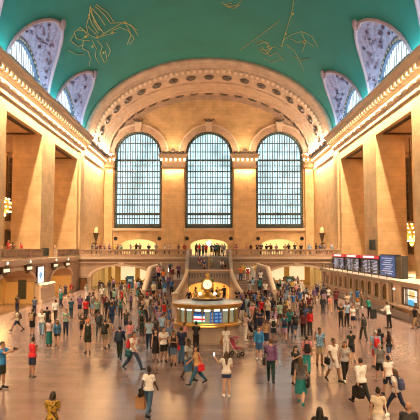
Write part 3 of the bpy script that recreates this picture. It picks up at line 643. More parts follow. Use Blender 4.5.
kchild('window_frame', MB().plate([(41.4, 1.05), (45.2, 1.05), (45.2, 2.55), (41.4, 2.55)], [[(41.6, 1.2), (45.0, 1.2), (45.0, 2.42), (41.6, 2.42)]], YZ, kx - .06, kx + .1), BRONZE)
kchild('lit_pane', MB().box(kx + .1, kx + .14, 41.5, 45.1, 1.1, 2.5), plain('lit_kiosk_glass', (1, .95, .85), .3, emit=(1, .92, .82), strength=.85))
kchild('blue_picture', MB().box(kx + .05, kx + .1, 42.9, 44.1, 1.2, 1.62), plain('picture_blue', (.05, .35, .7), .4, emit=(.05, .32, .62), strength=.8))
kchild('dark_picture', MB().box(kx + .05, kx + .1, 42.2, 42.8, 1.2, 1.5), plain('picture_dark', (.06, .06, .08), .4))
for q in (41.9, 44.5): kchild('pale_curtain', MB().box(kx + .06, kx + .1, q - .3, q + .3, 1.15, 2.45), plain('grey_blind', (.3, .3, .33), .7))
kchild('warm_poster', MB().box(kx + .05, kx + .1, 42.7, 43.9, 1.75, 2.3), plain('warm_print', (.7, .5, .25), .5, emit=(.8, .55, .25), strength=.5))
kchild('window_bar', MB().box(kx + .02, kx + .08, 42.0, 44.6, 1.92, 1.98), BRONZE)
for q in (47.05,): kchild('wall_lamp', MB().ball((kx - .2, q - .4, 2.25), .09, 10, 8), GLOBE, True)
# departure boards
RED = plain('board_red', (.45, .02, .03), .4, emit=(.5, .015, .03), strength=.7); WTX = plain('board_white', (1, 1, 1), .4, emit=(.9, .88, .9), strength=.9, sample=False)
TXT = plain('board_text', (.6, .7, .9), .4, emit=(.42, .56, .85), strength=.42, sample=False); BNAVY = plain('board_navy', (.012, .03, .09), .35)
BX = 16.9
for i, (a, b) in enumerate(((68.9, 75.6), (61.9, 68.6), (54.9, 61.6))):
    t = thing('departure_board', 'black train departure board with red header, %s of the three from the staircase end' % ('first', 'second', 'third')[i], 'departure board', (BX, (a + b) / 2, 2.98), 'red topped departure boards')
    hy = (b - a) / 2; zt = 1.95
    MB().box(.0, .5, -hy, hy, 0, zt).build('casing', BLACK, t)
    MB().box(-.06, 0, -hy, hy, zt - .34, zt).build('header', RED, t); MB().box(-.08, -.06, -hy * .55, hy * .62, zt - .26, zt - .06).build('header_text', WTX, t)
    MB().box(-.04, 0, -hy + .2, hy - .2, .15, zt - .42).build('screen', BNAVY, t)
    rnd = random.Random(i)
    m = MB()
    for r in range(9):
        z = zt - .55 - r * .145
        for (c0, c1) in ((-.86, -.2), (-.1, .1), (.2, .8)):
            m.box(-.06, -.04, hy * c0, hy * (c0 + (c1 - c0) * rnd.uniform(.4, .95)), z - .035, z + .035)
    m.build('text_row', TXT, t)
t = thing('departure_board', 'blue information board without red header, at the near end of the boards', 'information board', (BX, 52.3, 2.98))
MB().box(0, .5, -2.3, 2.3, 0, 2.1).build('casing', BLACK, t); MB().box(-.04, 0, -2.15, 2.15, .1, 2.0).build('screen', plain('board_blue', (.02, .08, .25), .35, emit=(.02, .09, .30), strength=.5), t)
m = MB()
for r in range(8): m.box(-.06, -.04, -1.6 + .3 * (r % 3), 1.5 - .45 * ((r * 2) % 3), 1.75 - r * .2 - .04, 1.75 - r * .2 + .04)
m.build('text_row', TXT, t)
t = thing('louvred_cabinet', 'dark louvred cabinet standing beside the blue information board', 'cabinet', (BX, 49.1, 2.98))
MB().box(0, .5, -.8, .8, 0, 2.0).build('body', plain('dark_grey_metal', (.05, .05, .05), .4), t)
for q in np.arange(-.65, .7, .32): MB().box(-.08, 0, q - .06, q + .06, .1, 1.9).build('louvre', plain('khaki_metal', (.16, .13, .09), .4), t)
t = thing('guard_rail', 'thin metal guard rail along the ticket office roof edge', 'railing', (TX - .1, 62, 2.98))
for q in np.linspace(-13.8, 13.6, 13): MB().tube([(0, q, 0), (0, q, .62)], .035, 6).build('post', BRONZE, t)
MB().tube([(0, -14, .62), (0, 13.8, .62)], .05, 6).build('rail', BRONZE, t); MB().tube([(0, -14, .3), (0, 13.8, .3)], .03, 6).build('rail', BRONZE, t)
# information booth -----------------------------------------------------
bx, by = -.1, 34.6
ib = thing('information_booth', 'round glass and brass information booth in the middle of the floor', 'booth', (bx, by, 0))
MB().lathe([(.01, 0), (1.98, 0), (1.98, .14), (1.92, .18), (1.92, 1.0), (.01, 1.0)], (0, 0, 0), 48).build('base', MARBLE, ib, True)
MB().lathe([(1.5, 1.0), (2.12, 1.0), (2.16, 1.05), (2.14, 1.12), (2.0, 1.16), (1.98, 1.22), (1.5, 1.22)], (0, 0, 0), 48).build('counter', BRASS, ib, True)
MB().lathe([(1.7, 2.02), (2.1, 2.06), (2.14, 2.2), (2.2, 2.24), (2.2, 2.32), (2.1, 2.34)], (0, 0, 0), 48).build('roof_edge', BRASS, ib, True)
MB().lathe([(1.7, 2.02), (1.6, 2.25), (2.1, 2.34), (1.2, 2.44), (.9, 2.46), (.01, 2.46)], (0, 0, 0), 48).build('roof', plain('pale_frosted_roof', (.50, .66, .85), .25), ib, True)  # bluish roof colour holds the reflection of the big windows
nm = 20
for k in range(nm):
    a = 2 * PI * (k + .5) / nm - PI / 2; x, y = 1.88 * math.cos(a), 1.88 * math.sin(a)
    MB().tube([(x, y, 1.2), (x, y, 2.06)], .045, 8).build('mullion', BRASS, ib)
LIT = plain('lit_booth_glass', (.22, .27, .22), .15, emit=(.62, .74, .5), strength=.16); 
SCR = plain('booth_screen_blue', (.02, .06, .2), .3, emit=(.03, .10, .30), strength=.6)
def curved(a0, a1, r, z0, z1, name, mat, th=.03):
    rows = []
    for k in range(7):
        a = a0 + (a1 - a0) * k / 6; rows.append([(r * math.cos(a), r * math.sin(a), z0), (r * math.cos(a), r * math.sin(a), z1), ((r - th) * math.cos(a), (r - th) * math.sin(a), z1), ((r - th) * math.cos(a), (r - th) * math.sin(a), z0)])
    m = MB().loft(rows, True); m.f += [(0, 1, 2, 3), tuple(len(m.v) - 4 + q for q in (3, 2, 1, 0))]; return m.build(name, mat, ib)
for k in range(nm):
    a0 = 2 * PI * (k - .5) / nm - PI / 2; a1 = a0 + 2 * PI / nm
    if k == 0: a_ = (a0 + a1) / 2
    curved(a0 + .03, a1 - .03, 1.80, 1.22, 2.05, 'pane', LIT if k % 3 != 1 else plain('lit_booth_dim', (.08, .09, .07), .15, emit=(.25, .25, .15), strength=.12))
    curved(a0 + .06, a1 - .06, 1.86, 1.93, 2.03, 'light_strip', plain('booth_strip', (1, 1, .9), .4, emit=(.95, 1, .85), strength=1.5, sample=False))
da = 2 * PI / nm
def sector(k0, k1): return -PI / 2 + da * k0 + .03, -PI / 2 + da * k1 - .03
a0, a1 = sector(-1.5, -.15)
for z0, z1, c in ((1.24, 1.33, (.02, .30, .12)), (1.33, 1.42, (.75, .8, .85)), (1.42, 1.52, (.55, .02, .06)), (1.52, 1.64, (.75, .8, .85)), (1.64, 1.78, (.02, .12, .38)), (1.78, 1.9, (.015, .03, .09))):
    curved(a0, a1, 1.9, z0, z1, 'striped_screen', plain('stripe_%d' % int(z0 * 100), c, .3, emit=c, strength=.85))
a0, a1 = sector(.15, 1.7); curved(a0, a1, 1.9, 1.24, 1.92, 'blue_screen', SCR)
for q in range(3):
    for r in range(3):
        w = (a1 - a0) / 3; curved(a0 + w * (q + .2), a0 + w * (q + .8), 1.91, 1.32 + r * .2, 1.42 + r * .2, 'screen_tile', plain('tile_pale_blue', (.1, .3, .6), .3, emit=(.10, .30, .55), strength=.7))
# clock
ck = thing('clock', 'four faced golden clock on top of the information booth', 'clock', (bx, by, 2.46))
MB().lathe([(.01, 0), (1.0, 0), (1.02, .06), (.96, .1), (.01, .1)], (0, 0, 0), 32).build('base', BRONZE, ck, True)
MB().lathe([(.3, .1), (.62, .1), (.6, .16), (.42, .22), (.34, .34), (.3, .36), (.01, .36)], (0, 0, 0), 32).build('gilt_plinth', BRASS, ck, True)
MB().lathe([(.01, .34), (.34, .34), (.3, .42), (.18, .5), (.22, .58), (.16, .64), (.01, .64)], (0, 0, 0), 20).build('stem', BRASS, ck, True)
MB().ball((0, 0, .95), (.36, .36, .38), 24, 16).build('case', BRASS, ck, True)
FACE = plain('opal_clock_face', (1, .95, .8), .3, emit=(1, .88, .58), strength=.85)
for k in range(4):
    a = k * PI / 2 - PI / 2; n = Vector((math.cos(a), math.sin(a), 0)); u = Vector((-n.y, n.x, 0)); c = n * .36 + Vector((0, 0, .95))
    rows = [[c + n * h + (u * math.cos(2 * PI * q / 28) + Vector((0, 0, 1)) * math.sin(2 * PI * q / 28)) * r for q in range(28)] for r, h in ((.34, -.2), (.34, .03), (.28, .05), (.27, .0))]
    MB().loft(rows, True).build('bezel', BRASS, ck, True)
    m = MB(); m.v = [tuple(c + n * .01 + (u * math.cos(2 * PI * q / 28) + Vector((0, 0, 1)) * math.sin(2 * PI * q / 28)) * .275) for q in range(28)]; m.f = [tuple(range(28))]
    f_ = m.build('face', FACE, ck)
    for ang, ln, wd in ((1.1, .17, .018), (-.35, .23, .013)):
        dv = u * math.sin(ang) + Vector((0, 0, 1)) * math.cos(ang); sv = n.cross(dv)
        h = MB(); b0 = c + n * .02; h.add([b0 - sv * wd - dv * .04, b0 + sv * wd - dv * .04, b0 + sv * wd * .5 + dv * ln, b0 - sv * wd * .5 + dv * ln], [(0, 1, 2, 3)]); h.build('hand', BLACK, f_)
    hm = MB()
    for q in range(12):
        an = q * PI / 6; dv = u * math.sin(an) + Vector((0, 0, 1)) * math.cos(an); sv = n.cross(dv); b0 = c + n * .018 + dv * .21
        hm.add([b0 - sv * .01, b0 + sv * .01, b0 + sv * .01 + dv * .045, b0 - sv * .01 + dv * .045], [(0, 1, 2, 3)])
    hm.build('numeral', BLACK, f_)
MB().lathe([(.01, 1.28), (.14, 1.28), (.1, 1.34), (.06, 1.4), (.13, 1.48), (.12, 1.56), (.03, 1.66), (.01, 1.67)], (0, 0, 0), 16).build('finial', BRASS, ck, True)
for s, w in ((-1, 'left'), (1, 'right')):
    l = bpy.data.objects.new('lamp', None); COL.objects.link(l); l.parent = ck; l.location = (s * .46, -.52, .1)
    MB().lathe([(.01, 0), (.16, 0), (.14, .06), (.05, .1), (.05, .2), (.1, .22)], (0, 0, 0), 14).build('base', BRASS, l, True); MB().ball((0, 0, .3), .1, 14, 10).build('globe', GLOBE, l, True)
    b = (MB().lathe([(.01, 0), (.1, 0), (.06, .1), (.14, .2), (.16, .34), (.08, .46), (.13, .54), (.01, .58)], (0, 0, 0), 14).build('gilt_ornament', BRASS, ck, True))
    b.location = (s * .74, -.3, .1)
# ------------------------------------------------------------------ lights
def area(name, loc, rot, sx, sy, power, col, spread=PI):
    l = bpy.data.lights.new(name, 'AREA'); l.shape = 'RECTANGLE'; l.size = sx; l.size_y = sy; l.energy = power; l.color = col; l.spread = spread
    o = bpy.data.objects.new(name, l); COL.objects.link(o); o.location = loc; o.rotation_euler = rot; return o
WARM = (1, .62, .30); NEUT = (1, .84, .66)
for s in (-1, 1):
    area('cornice_down_light', (s * (W - .5), 50, 20.5), (0, s * -.12, 0), .1, 86, 19500, (1, .74, .46), 1.9)      # bulbs under the cornice
    area('cove_up_light', (s * (W - .7), 37, 22.25), (PI, s * .45, 0), .3, 84, 3500, (.36, .82, 1.0))
    area('reveal_down_light', (s * (W - .62), 87.5, 20.5), (0, s * -.1, 0), .12, 14, 460, WARM)
    area('reveal_up_light', (s * (W - 1.3), 87.5, 21.8), (PI, s * .25, 0), .2, 14, 1900, (1, .76, .54))
    for yy in (38.7, 54.4, 70.2): area('aisle_light', (s * 23.6, yy, 17.9), (0, 0, 0), 2, 8, 420, (1, .44, .14))
for i in range(1, 4): area('daylight_near_window', ((i - 2) * 12.4, YN + .1, 17), (-PI / 2, 0, 0), 8, 15, 5600, (1, .94, .93))
for i, c in enumerate(wcs): area('shop_ceiling_light', (c, 100, 8.9), (0, 0, 0), 7, 5, 900, (1, .80, .45))
for s in (-1, 1):
    area('passage_ceiling_light', (s * 12.1, 83, 4.2), (0, 0, 0), 8, 10, 620, (1, .68, .28))
    area('flood_on_window_wall', (s * 6.2, 93.6, 22.4), (PI * .94, 0, 0), 3.4, .2, 260, (1, .72, .42))
    area('pilaster_wash', (s * 6.2, 94.4, 19.6), (-.12, 0, 0), 3.6, .15, 520, WARM)
    area('pilaster_wash', (s * 17.2, 94.4, 19.6), (-.12, 0, 0), 1.4, .15, 200, WARM)
area('stair_passage_light', (0, 65, 1.95), (0, 0, 0), 3, 8, 900, (1, .55, .2))
for a in ALC: area('alcove_light', (-19.6, (a[0] + a[1]) / 2, 3.15), (0, 0, 0), 1, 5, 300, (1, .58, .2))
area('ticket_office_light', (16.6, 62, 2.6), (0, 0, 0), .6, 26, 60, (1, .7, .4))
area('kiosk_light', (14.9, 43, 2.7), (0, .0, 0), .2, 5, 40, WARM)
for x, y, z in ((-22.6, 60.8, 10.15), (22.6, 61.4, 7.6)):
    l = bpy.data.lights.new('chandelier_glow', 'POINT'); l.energy = 700; l.color = (1, .66, .3); l.shadow_soft_size = 1.0
    o = bpy.data.objects.new('chandelier_glow', l); COL.objects.link(o); o.location = (x, y, z - 1.9)
for s in (-1, 1):
    for yc in (70.2, 54.4, 38.7, 22.9, 7.1): area('lunette_daylight', (s * 18.1, yc, 24.2), (0, s * 1.0, 0), 4, 8, 300, (.93, .96, 1.0))
wd = bpy.data.worlds.new('world'); SC.world = wd; wd.use_nodes = True
wd.node_tree.nodes['Background'].inputs[0].default_value = (.6, .75, .9, 1); wd.node_tree.nodes['Background'].inputs[1].default_value = .1
vs = SC.view_settings; SC.display_settings.display_device = 'sRGB'
vs.view_transform = 'Standard'; vs.look = 'None'; vs.gamma = 1; vs.use_curve_mapping = False; vs.exposure = 0.12; SC.cycles.filter_width = 1.1
SC.cycles.max_bounces = 8; SC.cycles.diffuse_bounces = 5; SC.cycles.glossy_bounces = 4; SC.cycles.sample_clamp_indirect = 6; SC.cycles.sample_clamp_direct = 0
# ------------------------------------------------------------------ people
f32 = np.float32
def Rx(a): c, s = math.cos(a), math.sin(a); return np.array([[1, 0, 0], [0, c, -s], [0, s, c]])
def Ry(a): c, s = math.cos(a), math.sin(a); return np.array([[c, 0, s], [0, 1, 0], [-s, 0, c]])
def Rz(a): c, s = math.cos(a), math.sin(a); return np.array([[c, -s, 0], [s, c, 0], [0, 0, 1]])
V = lambda *a: np.array(a, float)
def cap(a, b, ra, rb, clip=None): return ('c', np.array(a, float), np.array(b, float), ra, rb, clip)
def eli(c, r, R=None, clip=None): return ('e', np.array(c, float), np.array(r, float), np.eye(3) if R is None else R, clip)
def prim_d(p, P):
    if p[0] == 'c':
        a, b, ra, rb, clip = p[1:]; ab = b - a; L2 = max(1e-9, float(ab @ ab))
        t = np.clip(((P - a) @ ab) / L2, 0, 1)
        d = np.linalg.norm(P - a - t[..., None] * ab, axis=-1) - (ra + (rb - ra) * t)
    else:
        c, r, R, clip = p[1:]; q = (P - c) @ R
        k0 = np.linalg.norm(q / r, axis=-1); k1 = np.linalg.norm(q / (r * r), axis=-1); d = k0 * (k0 - 1) / np.maximum(k1, 1e-6)
    if clip is not None:
        for (cp, n) in clip: d = np.maximum(d, (P - cp) @ n)
    return d
def prim_box(p):
    if p[0] == 'c':
        r = max(p[3], p[4]); return np.minimum(p[1], p[2]) - r, np.maximum(p[1], p[2]) + r
    r = p[2].max(); return p[1] - r, p[1] + r
QUADS = {}
def surface(prims, h, k=.03, post=None):
    lo = np.min([prim_box(p)[0] for p in prims], axis=0) - 2 * h; hi = np.max([prim_box(p)[1] for p in prims], axis=0) + 2 * h
    n = np.ceil((hi - lo) / h).astype(int) + 1
    D = np.full(n, .3, f32); ax = [lo[i] + h * np.arange(n[i]) for i in range(3)]
    for p in prims:
        kk = k if len(p) < 99 else k
        a, b = prim_box(p); m = kk + 2 * h
        i0 = np.maximum(0, np.floor((a - m - lo) / h).astype(int)); i1 = np.minimum(n, np.ceil((b + m - lo) / h).astype(int) + 1)
        sl = tuple(slice(i0[i], i1[i]) for i in range(3))
        P = np.stack(np.meshgrid(ax[0][sl[0]], ax[1][sl[1]], ax[2][sl[2]], indexing='ij'), -1)
        d = prim_d(p, P); o = D[sl]
        if kk > 0:
            hh = np.clip(.5 + .5 * (o - d) / kk, 0, 1); D[sl] = o * (1 - hh) + d * hh - kk * hh * (1 - hh)
        else: D[sl] = np.minimum(o, d)
    if post is not None:
        P = np.stack(np.meshgrid(*ax, indexing='ij'), -1); D = post(D, P).astype(f32)
    D[0], D[-1] = .3, .3; D[:, 0], D[:, -1] = .3, .3; D[:, :, 0], D[:, :, -1] = .3, .3
    S = D < 0
    cor = [(i, j, l) for i in (0, 1) for j in (0, 1) for l in (0, 1)]
    sl = lambda A, c: A[c[0]:n[0] - 1 + c[0], c[1]:n[1] - 1 + c[1], c[2]:n[2] - 1 + c[2]]
    cnt = sum(sl(S, c).astype(np.int8) for c in cor); act = (cnt > 0) & (cnt < 8); idx = np.argwhere(act)
    num = np.full(act.shape, -1, np.int32); num[act] = np.arange(len(idx))
    acc = np.zeros((len(idx), 3)); w = np.zeros(len(idx))
    vals = {c: D[idx[:, 0] + c[0], idx[:, 1] + c[1], idx[:, 2] + c[2]] for c in cor}
    for c in cor:
        for a in range(3):
            if c[a] == 0:
                e = list(c); e[a] = 1; v0, v1 = vals[c], vals[tuple(e)]; x = (v0 < 0) != (v1 < 0)
                t = np.where(x, v0 / np.where(x, v0 - v1, 1), 0); pos = np.repeat(np.array(c, float)[None], len(idx), 0); pos[:, a] += t
                acc[x] += pos[x]; w += x
    verts = lo + h * (idx + acc / w[:, None]); F = []
    for a in range(3):
        b, c = (a + 1) % 3, (a + 2) % 3
        s0 = [slice(None)] * 3; s1 = [slice(None)] * 3; s0[a] = slice(0, -1); s1[a] = slice(1, None)
        A, B = S[tuple(s0)], S[tuple(s1)]; e = np.argwhere(A != B); flip = A[tuple(e.T)]
        e = e[(e[:, b] > 0) & (e[:, c] > 0)] if len(e) else e
        flip = A[tuple(e.T)]
        def at(db, dc):
            q = e.copy(); q[:, b] -= db; q[:, c] -= dc; return num[tuple(q.T)]
        quad = np.stack([at(0, 0), at(1, 0), at(1, 1), at(0, 1)], 1)
        quad[~flip] = quad[~flip][:, ::-1]; F.append(quad)
    F = np.concatenate(F); F = F[(F >= 0).all(1)]
    return verts, F
def to_mesh(name, vf):
    v, q = vf; me = bpy.data.meshes.new(name)
    me.vertices.add(len(v)); me.vertices.foreach_set('co', v.astype(f32).ravel())
    me.loops.add(q.size); me.loops.foreach_set('vertex_index', q.astype(np.int32).ravel())
    me.polygons.add(len(q)); me.polygons.foreach_set('loop_start', np.arange(0, q.size, 4, dtype=np.int32)); me.polygons.foreach_set('loop_total', np.full(len(q), 4, np.int32))
    me.polygons.foreach_set('use_smooth', np.ones(len(q), bool)); me.update(calc_edges=True); me.materials.append(None); return me
DG = PI / 180
# pose: hips (l, r) forward deg, knees, arms ((fwd, out, elbow, inward) l, r), lean, head yaw/pitch
POSES = {
 'stand': dict(hip=(3, -3), knee=(4, 3), la=(4, 9, 12, 0), ra=(2, 9, 14, 0)),
 'ease': dict(hip=(9, -2), knee=(14, 2), la=(8, 10, 25, 0), ra=(14, 8, 95, 35), yaw=12),
 'phone': dict(hip=(2, -4), knee=(4, 2), la=(22, 6, 100, 40), ra=(24, 6, 105, 38), pitch=18),
 'akimbo': dict(hip=(4, -4), knee=(6, 4), la=(-12, 42, 70, 75), ra=(4, 8, 14, 0), yaw=-15),
 'folded': dict(hip=(2, -3), knee=(3, 3), la=(18, 12, 92, 78), ra=(20, 12, 92, 78)),
 'walk': dict(hip=(24, -16), knee=(10, 18), la=(-20, 8, 14, 0), ra=(20, 8, 24, 0), lean=3),
 'walk2': dict(hip=(-14, 22), knee=(22, 8), la=(18, 8, 26, 0), ra=(-18, 8, 14, 0), lean=3),
 'stride': dict(hip=(34, -25), knee=(8, 20), la=(-24, 9, 20, 0), ra=(28, 9, 30, 0), lean=5),
 'call': dict(hip=(4, -6), knee=(6, 3), la=(2, 8, 12, 0), ra=(40, 22, 135, 10)),
 'shoot': dict(hip=(3, -5), knee=(4, 4), la=(72, 10, 45, 20), ra=(76, 8, 42, 20)),
 'strap': dict(hip=(16, -10), knee=(8, 14), la=(30, 10, 110, 45), ra=(-12, 8, 12, 0)),
 'lean': dict(hip=(2, -6), knee=(4, 2), la=(45, 14, 60, 20), ra=(42, 14, 62, 20), lean=14),
 'still': dict(hip=(0, 0), knee=(0, 0), la=(4, 8, 12, 0), ra=(10, 8, 60, 30)),
 'sit': dict(hip=(115, 113), knee=(118, 116), la=(30, 8, 50, 20), ra=(30, 8, 50, 20), lean=12),
 'hold': dict(hip=(3, -3), knee=(4, 4), la=(8, 8, 30, 10), ra=(48, 14, 95, 10), pitch=6),
}
def joints(po, fem):
    g = lambda k, d=0: po.get(k, d)
    J = {}; pel = V(0, 0, .93); T = Rz(g('twist') * DG) @ Rx(g('lean') * DG); J['pel'], J['T'] = pel, T
    sw = .155 if fem else .178; hw = .082
    for i, s in ((0, 1), (1, -1)):
        h = po['hip'][i] * DG; k = po['knee'][i] * DG
        hip = pel + V(s * hw, 0, -.04); kn = hip + .42 * V(s * .03, -math.sin(h), -math.cos(h)); a = h - k
        an = kn + .40 * V(s * .01, -math.sin(a), -math.cos(a)); fp = max(-.9, min(.25, a * .55)) if abs(h) < 1.2 else 0
        fd = V(s * .18, -math.cos(fp), math.sin(fp)); up = V(0, -math.sin(fp) * -1, 1)
        J['hip', i], J['kn', i], J['an', i] = hip, kn, an
        J['heel', i] = an + V(0, .035, -.045) ; J['toe', i] = an + V(0, 0, -.055) + fd * .165
    for i, s, key in ((0, 1, 'la'), (1, -1, 'ra')):
        f_, o_, e_, n_ = [x * DG for x in po[key]]
        sh = pel + T @ V(s * sw, .005, .465)
        d = V(s * math.sin(o_), -math.sin(f_) * math.cos(o_), -math.cos(f_) * math.cos(o_)); el = sh + T @ d * .275
        fa = f_ + e_; out = o_ * (1 - min(1, n_ / .4)) * .5 - n_
        d2 = V(s * math.sin(out), -math.sin(fa) * math.cos(out), -math.cos(fa) * math.cos(out)); wr = el + T @ d2 * .235
        J['sh', i], J['el', i], J['wr', i], J['hd', i] = sh, el, wr, T @ d2
    J['neck'] = pel + T @ V(0, .012, .505)
    J['HR'] = T @ Rz(g('yaw') * DG) @ Rx(g('pitch') * DG - g('lean') * DG * .7)
    J['head'] = J['neck'] + T @ V(0, -.012, .05) + J['HR'] @ V(0, -.012, .115)
    zmin = min(min(J['heel', i][2], J['toe', i][2]) for i in (0, 1)) - .038
    if abs(po['hip'][0]) > 60: zmin = J['hip', 0][2] - .12
    for k_ in list(J):
        if k_ not in ('T', 'HR') and not (isinstance(k_, tuple) and k_[0] == 'hd'): J[k_] = J[k_] - V(0, 0, zmin)
    return J
def torso(J, fem, g=0, z0=-1, z1=9, belly=0):
    T, p = J['T'], J['pel']; pr = []
    pr.append(eli(p + T @ V(0, .005, .0), ((.165 if fem else .158) + g, .118 + g, .13 + g), T))
    pr.append(eli(p + T @ V(0, -.005, .15), ((.125 if fem else .142) + g + belly * .5, .098 + g + belly, .16 + g), T))
    pr.append(eli(p + T @ V(0, -.005, .33), ((.148 if fem else .168) + g, .112 + g, .17 + g), T))
    if fem: pr += [eli(p + T @ V(s * .065, -.085, .335), (.06 + g, .05 + g, .06 + g), T) for s in (1, -1)]
    pr.append(cap(J['sh', 0], J['sh', 1], .055 + g, .055 + g))
    return pr
def build_body(J, fem, fine):
    T = J['T']; pr = torso(J, fem); q = .88 if fem else 1
    for i, s in ((0, 1), (1, -1)):
        pr += [cap(J['hip', i], J['kn', i], .08, .056), cap(J['kn', i], J['kn', i] + (J['an', i] - J['kn', i]) * .45, .055, .054), cap(J['kn', i] + (J['an', i] - J['kn', i]) * .45, J['an', i], .054, .036),
               cap(J['heel', i], J['toe', i], .036, .03), cap(J['sh', i], J['el', i], .052 * q, .041 * q), cap(J['el', i], J['wr', i], .042 * q, .028 * q)]
        d = J['hd', i]; w = J['wr', i]; side = T @ V(0, -1, 0); side = side - d * (side @ d)
        if np.linalg.norm(side) < .3: side = T @ V(-s, 0, 0); side = side - d * (side @ d)
        side /= np.linalg.norm(side); nrm = np.cross(d, side)
        inn = nrm if (nrm @ (T @ V(-s, 0, -.2))) > 0 else -nrm
        pr.append(cap(w + d * .03 + side * .018, w + d * .075 + side * .018, .022, .02)); pr.append(cap(w + d * .03 - side * .018, w + d * .075 - side * .018, .022, .02))
        if fine:
            for k_, (off, ln) in enumerate(((.034, .07), (.012, .08), (-.011, .074), (-.033, .058))):
                b = w + d * .085 + side * off; m_ = b + d * ln * .5 + inn * .008; e = m_ + d * ln * .36 + inn * .028
                pr += [cap(b, m_, .0105, .0095), cap(m_, e, .0095, .008)]
            tb = w + d * .035 + side * .03; tm = tb + d * .03 + side * .03 + inn * .012; pr += [cap(tb, tm, .014, .011), cap(tm, tm + d * .03 + side * .008 + inn * .012, .011, .009)]
        else:
            pr.append(cap(w + d * .08, w + d * .15 + inn * .03, .026, .018)); pr.append(cap(w + d * .04 + side * .02, w + d * .08 + side * .04, .014, .011))
    h, R = J['head'], J['HR']
    pr += [cap(J['neck'] - T @ V(0, 0, .03), h + R @ V(0, .012, -.06), .056 * q, .05 * q), eli(h + R @ V(0, .008, .018), (.074, .092, .098), R), eli(h + R @ V(0, -.022, -.055), (.054, .06, .062), R),
           cap(h + R @ V(0, -.082, .012), h + R @ V(0, -.1, -.022), .012, .018)]
    pr += [eli(h + R @ V(s * .076, .012, -.008), (.012, .022, .034), R) for s in (1, -1)]
    return pr
def shirt(J, fem, sleeve, fine, loose=.014, hem=-.1):
    T, p = J['T'], J['pel']; g = loose; pr = torso(J, fem, g); pr.append(eli(p + T @ V(0, .005, -.01), (.196, .142, .16), T))
    fr = {'tank': 0, 'short': .58, 'long': 1.0}[sleeve]
    for i in (0, 1):
        a, b = J['sh', i], J['el', i]
        if fr and fr < 1:
            d = (b - a) / np.linalg.norm(b - a); e = a + (b - a) * fr; pr.append(cap(a, e + d * .04, .055 + g, .052 + g, [(e, d)]))
        elif fr:
            w = J['wr', i]; d = (w - b) / np.linalg.norm(w - b); pr += [cap(a, b, .055 + g, .047 + g), cap(b, w + d * .03, .046 + g, .034 + g, [(w - d * .005, d)])]
    up = T @ V(0, 0, 1); nk = J['neck'] - T @ V(0, .0, .012); hp = p + up * hem; fwd = T @ V(0, -1, 0)
    def post(D, P):
        D = np.maximum(D, -((P - hp) @ up))
        D = np.maximum(D, -(np.linalg.norm(P - (nk + fwd * .035), axis=-1) - .078))
        if sleeve == 'tank':
            for i in (0, 1): D = np.maximum(D, -(np.linalg.norm(P - J['sh', i] - T @ V((1, -1)[i] * .035, 0, -.01), axis=-1) - .085))
        return D
    return surface(pr, fine, .03, post)
def bottoms(J, fem, kind, fine):
    T, p = J['T'], J['pel']; g = .016; up = T @ V(0, 0, 1); top = p + up * .1
    pr = [eli(p + T @ V(0, .005, 0), ((.165 if fem else .158) + g * .6, .118 + g * .6, .13 + g), T), eli(p + T @ V(0, -.005, .1), ((.13 if fem else .145) + g * .3, .1 + g * .3, .1), T)]
    if kind in ('skirt', 'long_skirt'):
        L_ = .48 if kind == 'skirt' else .80; n = 7
        for q in range(n):
            t = q / (n - 1); pr.append(eli(p + V(0, 0, -.02 - L_ * t), (.175 + .05 * t, .14 + .06 * t, .12)))
        z = p[2] - L_ - .02
        return surface(pr, fine, .05, lambda D, P: np.maximum(np.maximum(D, (P - top) @ up), z - P[..., 2]))
    for i in (0, 1):
        h_, k_, a_ = J['hip', i], J['kn', i], J['an', i]
        if kind == 'shorts' or kind == 'hot':
            fr = .88 if kind == 'shorts' else .42
            d = (k_ - h_) / np.linalg.norm(k_ - h_); e = h_ + (k_ - h_) * fr; w = .012 if kind == 'shorts' else 0.004
            pr.append(cap(h_, e + d * .05, .083 + g, (.066 + w + g) if kind == 'shorts' else .082 + g * .7, [(e, d)]))
        else:
            d = (a_ - k_) / np.linalg.norm(a_ - k_); e = a_ - d * .02
            ww = .01 if kind == 'loose' else 0
            pr += [cap(h_, k_, .083 + g, .062 + g + ww), cap(k_, e + d * .04, .06 + g + ww, .044 + g + ww, [(e, d)])]
    return surface(pr, fine, .022, lambda D, P: np.maximum(D, (P - top) @ up))
def hair(J, kind, fine):
    h, R, T = J['head'], J['HR'], J['T']; pr = [eli(h + R @ V(0, .016, .026), (.085, .099, .104), R)]
    if kind == 'long': pr += [cap(h + R @ V(0, .06, .02), h + R @ V(0, .085, -.1), .075, .065), cap(h + R @ V(0, .085, -.1), J['neck'] + T @ V(0, .115, -.17), .068, .04)] + [cap(h + R @ V(s * .06, .02, .0), h + R @ V(s * .08, .03, -.16), .035, .03) for s in (1, -1)]
    if kind == 'bob': pr += [cap(h + R @ V(0, .05, .0), h + R @ V(0, .06, -.1), .08, .06)] + [cap(h + R @ V(s * .06, .02, .0), h + R @ V(s * .07, .02, -.09), .035, .03) for s in (1, -1)]
    if kind == 'bun': pr.append(eli(h + R @ V(0, .07, .12), (.05, .05, .045), R))
    if kind == 'tail': pr += [cap(h + R @ V(0, .1, .04), h + R @ V(0, .15, -.02), .03, .035), cap(h + R @ V(0, .15, -.02), h + R @ V(0, .13, -.2), .035, .015)]
    fw = R @ V(0, -1, 0); upv = R @ V(0, 0, 1)
    def post(D, P):
        q = (P - h) @ R
        face = np.minimum(-q[..., 1] - .012, .075 - q[..., 2]);  face = np.minimum(face, .5)   # carve the face: front and below the fringe
        D = np.maximum(D, np.minimum(-q[..., 1] + .012 - .02, .062 - q[..., 2]))
        if kind in ('short', 'bun', 'tail'): D = np.maximum(D, np.minimum(-.075 - q[..., 2], .09 - q[..., 1]))
        return D
    return surface(pr, fine, .02, post)
